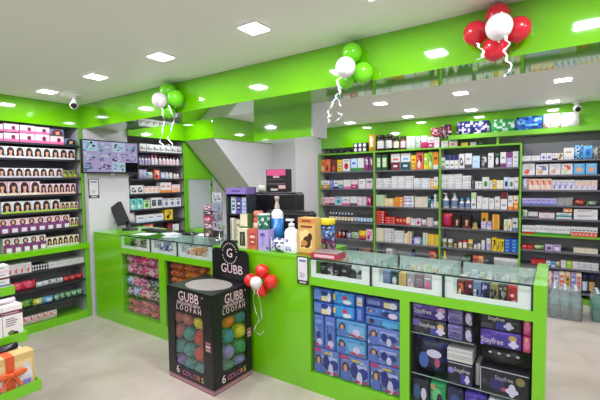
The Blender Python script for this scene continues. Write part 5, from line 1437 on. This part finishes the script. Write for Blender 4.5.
# black office machines behind the goods
def machine(name, label, x0, x1, y, d, h, cat):
    t = thing(name, label, cat, ((x0 + x1) / 2, y, CTZ), 0)
    w = (x1 - x0) / 2
    b = MB(); b.box(-w, 0, 0, w, d, h, mat('1b1b1e', .35), .012); b.build('housing', t)
    b = MB(); b.box(-w * .75, -.003, h * .35, w * .75, .001, h * .40, 'black'); b.box(-w * .75, -.02, h * .30, w * .75, .001, h * .33, mat('2c2c30', .3)); b.build('paper_slot', t)
    b = MB(); b.box(-w * .85, -.002, h * .62, -w * .35, .001, h * .86, mat('2a2a30', .15)); b.build('control_panel', t)
    b = MB(); b.box(-w * .95, .01, h, w * .95, d - .01, h + .012, mat('232327', .3), .004); b.build('lid', t)
    return t
machine('cash_cabinet', 'large black machine at the back of the middle counter, pink parcel on top', ct(247, 215, 2.74).x, ct(296.5, 215, 2.74).x, 2.745, .13, .438, 'office machine')
machine('receipt_printer', 'lower black machine standing in front of the larger black one', ct(266, 225, 2.60).x, ct(309, 225, 2.60).x, 2.60, .125, .285, 'printer')
z_ = CTZ + .4525
o = place_product('carton', .225, .09, .205, ['241a20', '3a2a34', 'lpink'], 'none', 1, (ct(275.5, 180, 2.76).x, 2.765, z_), 0, 'black parcel with a pink top band standing on the large black machine', CG, 'gift_parcel', 'parcel')
b = MB()
b.rect(-.105, .15, .11, .203, -.0008, mat('e0588c', .4)); b.rect(-.03, .128, .04, .148, -.0008, mat('d9a8b8', .4)); b.rect(-.1, .07, .1, .076, -.0008, mat('8a8288', .4)); b.rect(-.1, .11, .08, .116, -.0008, mat('6a5a64', .4)); b.rect(.03, .03, .108, .06, -.0008, mat('e6b8b4', .4)); b.rect(-.06, .012, .02, .03, -.0008, mat('d9d4d0', .4))
b.build('printed_panel', o)
place_product('pouch', .09, .05, .06, ['cfd3b8', 'lgreen', 'white'], 'mix', 3, (ct(260.5, 186, 2.76).x, 2.762, z_), 0, 'small pale green packet beside the black and pink parcel', CG)

# ------------------------------------------------------------------ till end of the counter
t = thing('monitor', 'black touch screen monitor leaning back on the left end of the counter', 'monitor', (-4.17, 2.60, CTZ), 0)
Ry = Matrix.Rotation(math.radians(148.0 + 6), 4, 'Z')
t.rotation_euler = (0, 0, math.radians(150))
b = MB(); b.box(-.10, -.08, 0, .10, .09, .012, mat('1a1a1c', .3), .004); b.build('foot', t)
b = MB(); b.tube([(0, .02, .01), (0, .035, .10)], .022, mat('1a1a1c', .3), 10); b.build('neck', t)
P4, P3, P1 = ct(118.5, 225.5, 2.56), ct(131, 224, 2.70), ct(108.5, 202.5, 2.52)
inv = (Matrix.Translation((-4.17, 2.60, CTZ)) @ Matrix.Rotation(math.radians(150), 4, 'Z')).inverted()
ex, ez = P3 - P4, P1 - P4
nn = ex.cross(ez).normalized()
def slab(m, e0, e1, o0, o1):
    q = MB()
    c = [[inv @ (P4 + ex * a_ + ez * b_ + nn * o_) for a_, b_ in ((e0, e0), (e1, e0), (e1, e1), (e0, e1))] for o_ in (o0, o1)]
    for f in ([c[0][i] for i in (0, 1, 2, 3)], [c[1][i] for i in (3, 2, 1, 0)]):
        q.face(f, m)
    for i in range(4):
        q.face([c[0][i], c[0][(i + 1) % 4], c[1][(i + 1) % 4], c[1][i]][::-1], m)
    return q
pnl = slab(mat('141417', .4), 0, 1, -.03, 0).build('screen_housing', t)
slab(mat('0c0d10', .1), .05, .95, -.0315, -.03).build('screen', pnl)
o = thing('charging_cable', 'thin black cable looping beside the monitor on the counter', 'cable', (0, 0, 0), 0)
b = MB(); b.tube([ct(115, 222, 2.56), ct(112, 226, 2.55), (ct(107, 230, 2.50)), Vector((ct(105, 232, 2.48).x, 2.48, CT + .004)), Vector((ct(112, 232, 2.6).x, 2.6, CT + .004))], .0025, 'black', 5); b.build('cord', o)
b = MB(); b.box(-.19, -.065, 0, .19, .065, .016, mat('1c1c20', .4), .004)
kb = b.build('keyboard', None, (-3.78, 2.66, CT + .0005), math.radians(-4)); tag(kb, 'black keyboard lying on the left glass counter near monitor', 'keyboard')
for r_ in range(4):
    q = MB()
    for c_ in range(14):
        q.box(-.178 + .0255 * c_, -.05 + .026 * r_, .016, -.157 + .0255 * c_, -.029 + .026 * r_, .019, mat('2f2f34', .5))
    q.build('key_row', kb)
for k, (x_, y_, w_, d_, a_, c_, lab) in enumerate(((-3.66, 2.45, .21, .15, .2, 'e8e8e6', 'white paper sheet lying before the keyboard on the glass counter'), (-3.42, 2.60, .2, .15, -.3, 'dfe2e4', 'white paper sheet in the middle of the left glass counter'), (-3.25, 2.47, .16, .12, .5, 'c9d0d4', 'pale grey leaflet on the left glass counter'), (-3.05, 2.72, .19, .13, .1, 'eeece6', 'white leaflet near the back of the left glass counter'))):
    b = MB(); b.box(-w_ / 2, -d_ / 2, 0, w_ / 2, d_ / 2, .0015, mat(c_, .6))
    for q in range(4):
        b.box(-w_ * .38, -d_ * .3 + q * d_ * .16, .0015, w_ * (.2 + .05 * (q % 3)), -d_ * .27 + q * d_ * .16, .0018, mat('9aa0a8', .6))
    tag(b.build('paper_sheet', None, (x_, y_, CT - .0005), a_), lab, 'paper', 'papers on the left glass counter')
o = place_product('pouch', .16, .035, .10, ['26262a', '3a3a40', '1c1c20'], 'mix', 2, (-3.12, 2.56, CT + .036), 0, 'black wallet lying on the left glass counter near the papers', None, 'wallet', 'wallet')
o.rotation_euler = (-PI / 2, 0, .2)

# ------------------------------------------------------------------ stepped gondola at the left foreground
GY0, GY1 = .15, 1.0
t = thing('stepped_display_rack', 'stepped green display rack at the lower left foreground', 'display rack', (-3.42, GY0, 0), 0)
tiers = [(-3.10, 1.055, .80, .045), (-2.83, 1.02, .545, .05), (-2.59, .992, .305, .05), (-2.40, .985, .06, .03)]
b = MB(); b.box(-.03, 0, 0, 0, .905, 1.25, mat('8a8a92', .5)); b.build('back_panel', t)
for X, ye, z, lh in tiers:
    L = ye - GY0
    b = MB(); b.box(.001, 0, z - .012, X + 3.42, L, z, GREEN); b.build('tray', t)
    b = MB(); b.box(X + 3.42 - .012, 0, z, X + 3.42, L, z + lh, GREEN); b.build('front_lip', t)
    b = MB(); b.box(.001, L - .012, z, X + 3.42 - .012, L, z + lh, GREEN); b.build('end_lip', t)
b = MB(); b.box(.001, .01, 0, .4, .82, .047, mat('4a4a50', .5)); b.build('base', t)
GR = 'goods on the stepped rack'
PR = PI / 2
def g_item(y0, y1, X, z, h, d, cols, deco, label, name='product_carton', kind='carton', cat='box', seed=0):
    return place_product(kind, y1 - y0, d, h, cols, deco, seed, (X, (y0 + y1) / 2, z + .001), PR, label, GR, name, cat)
# top tier: little stack
for L in range(4):
    g_item(.935, 1.035, -3.125, .80 + .0485 * L, .047, .09, ['white', ['coral', 'bluegrey', 'maroon', 'lpink'][L], 'grey'], 'foot', 'small white carton, %s of the stack on the top step' % ['lowest', 'second', 'third', 'topmost'][L], 'medicine_carton')
g_item(.80, .925, -3.125, .80, .19, .09, ['white', 'coral', 'lpink'], 'mix', 'white and coral carton left of the small stack on top step')
# middle tier: face kits
for i, (y0, y1) in enumerate(((.80, .893), (.897, 1.004))):
    o = g_item(y0, y1, -2.85, .545, .232, .11, ['f0eeea', 'f0eeea', 'grey'], 'none', 'white kit carton with maroon band, %s on the middle step' % ['left one', 'right one'][i], seed=i)
    w = y1 - y0
    b = MB()
    b.rect(-w * .5, .175, w * .5, .200, -.0008, mat('6a2a3c', .4)); b.rect(-w * .44, .182, w * .3, .19, -.0011, mat('c8a0a8', .4))
    for k in range(4):
        b.rect(-w * .36, .105 + .014 * k, w * (.1 + .07 * (k % 3)), .112 + .014 * k, -.0008, mat('8a8a8a', .4))
    if i == 0:
        b.ell(.0, .05, .03, .03, -.0008, mat('c4d48a', .4))
    else:
        b.ell(-.01, .06, .02, .016, -.0008, mat('6a7a3a', .4)); b.ell(.012, .052, .015, .012, -.001, mat('2a2418', .4)); b.ell(.03, .028, .016, .016, -.001, mat('4a4a50', .4)); b.ell(.03, .028, .011, .011, -.0013, mat('d8d8da', .4))
    b.build('printed_panel', o)
place_product('pouch', .18, .06, .03, ['d8c8cc', 'lpink', 'white'], 'mix', 1, (-2.90, .90, .782), PR, 'flat pale packet lying over the white kit cartons', GR)
# lower tier: hamper with ribbon
HW, HH, HD = .24, .235, .10
o = place_product('carton', HW, HD, HH, ['d8b878', 'd8b878', 'tan'], 'none', 1, (-2.62, .972 - HW / 2, .306), PR, 'golden gift hamper carton tied with an orange ribbon on the lower step', GR, 'gift_hamper', 'gift box')
b = MB()
b.box(-HW / 2 + .012, -.001, .01, HW / 2 - .014, -.0004, HH * .82, mat('e6cf98', .3))
for cx_, cc in ((-.075, '8f7fc0'), (.075, '8f86c4')):
    b.ell(cx_, .085, .03, .075, -.0014, mat('e8e6ea', .3)); b.rect(cx_ - .026, .03, cx_ + .026, .10, -.0018, mat('d8d6e6', .3)); b.rect(cx_ - .022, .045, cx_ + .022, .075, -.0022, mat(cc, .3)); b.rect(cx_ - .014, .15, cx_ + .014, .175, -.0018, mat('d8d8dc', .3))
b.build('printed_panel', o)
b = MB(); b.box(-.028, -.004, 0, .016, -.0024, HH, mat('d9582a', .35)); b.box(-.028, -.004, HH, .016, HD, HH + .0016, mat('d9582a', .35)); b.build('ribbon_band', o)
def bow():
    b = MB()
    m = mat('e0622e', .35)
    for sx in (-1, 1):
        b.ball((sx * .042 - .006, -.016, .135), .02, m, 2, (2.0, .55, 1.1))
        b.tube([(-.006, -.012, .13), (sx * .03 - .006, -.012, .09), (sx * .05 - .006, -.010, .055)], .010, m, 5)
    b.ball((-.006, -.02, .132), .016, m, 2, (1, .8, 1))
    b.build('bow', o)
bow()
place_product('pouch', .16, .07, .05, ['1a1a1e', '2c2c32', 'black'], 'mix', 5, (-2.742, .86, .515), PR, 'black folded bag lying behind the top of the gift hamper', GR, 'folded_bag', 'bag')
bk = place_product('carton', .26, .14, .208, ['e6d8dc', 'lpink', 'pink'], 'mix', 2, (-2.74, .84, .306), PR, 'pale pink carton standing behind the gift hamper', GR)
# floor tier: white bags
for i, (y0, X) in enumerate(((.685, -2.515), (.785, -2.51), (.885, -2.515))):
    place_product('pouch', .10, .09, .165, ['e6e6e8', 'cfd0d4', 'f4f4f4'], 'mix', i, (X, y0 + .035, .0615), PR, 'white soft bag on the lowest step, %s' % ['third from the end', 'second from the end', 'at the end'][i], GR, 'soft_bag', 'bag')

# ------------------------------------------------------------------ shrink-wrapped water bottles on the floor at right
def water_pack(x, y, nx, ny, label, wrap, lab, h=.40, r=.052, rot=0):
    t = thing('water_bottle_pack', label, 'bottle pack', (x, y, 0), rot)
    plastic = glass('bottle_plastic', 'f8fcfc', .6, .12)
    me = None
    for i in range(nx):
        for j in range(ny):
            px, py = (i - (nx - 1) / 2) * 2.04 * r, (j - (ny - 1) / 2) * 2.04 * r
            if me is None:
                b = MB(); b.lathe([(r * .8, .002), (r * .97, .015), (r * .97, h * .3), (r * .9, h * .33), (r * .97, h * .36), (r * .97, h * .66), (r * .8, h * .78), (r * .32, h * .9), (r * .28, h * .94)], plastic, 12); me = b.mesh('water_bottle')
                q = MB(); q.lathe([(r * .3, h * .94), (r * .3, h)], mat('d6e6ee', .3), 10); mc = q.mesh('cap')
                q = MB(); q.lathe([(r * .985, h * .40), (r * .985, h * .58)], mat(lab, .3), 12); ml = q.mesh('label')
            o = put('water_bottle', me, t, (px, py, 0)); put('cap', mc, o); put('label', ml, o)
    W2, D2 = nx * r * 1.03 + .004, ny * r * 1.03 + .004
    b = MB()
    pr = [(W2, 0), (W2 + .006, h * .35), (W2 + .002, h * .7), (W2 * .86, h * .93)]
    rings = []
    for w_, z in pr:
        d_ = D2 + (w_ - W2)
        rings.append([b.bm.verts.new((sx * (w_ - cx), sy * (d_ - cy), z)) for sx, sy, cx, cy in ((-1, -1, .02, 0), (1, -1, .02, 0), (1, -1, 0, .02), (1, 1, 0, .02), (1, 1, .02, 0), (-1, 1, .02, 0), (-1, 1, 0, .02), (-1, -1, 0, .02))])
    k0 = b.mi(wrap)
    for k in range(3):
        for i in range(8):
            f = b.bm.faces.new((rings[k][i], rings[k][(i + 1) % 8], rings[k + 1][(i + 1) % 8], rings[k + 1][i])); f.material_index = k0
    f = b.bm.faces.new(rings[-1]); f.material_index = k0
    b.build('shrink_wrap', t)
water_pack(.115, 5.08, 3, 3, 'clear shrink-wrapped pack of water bottles on the floor by the shelving', glass('clear_wrap', 'f4fafa', 1.0, .13), 'b4d8d4', .335, .047)
water_pack(.50, 5.17, 3, 3, 'teal-labelled water bottle pack at the right edge of the floor', glass('teal_wrap', 'c4ece0', 1.0, .2), '3fa898', .31, .048)
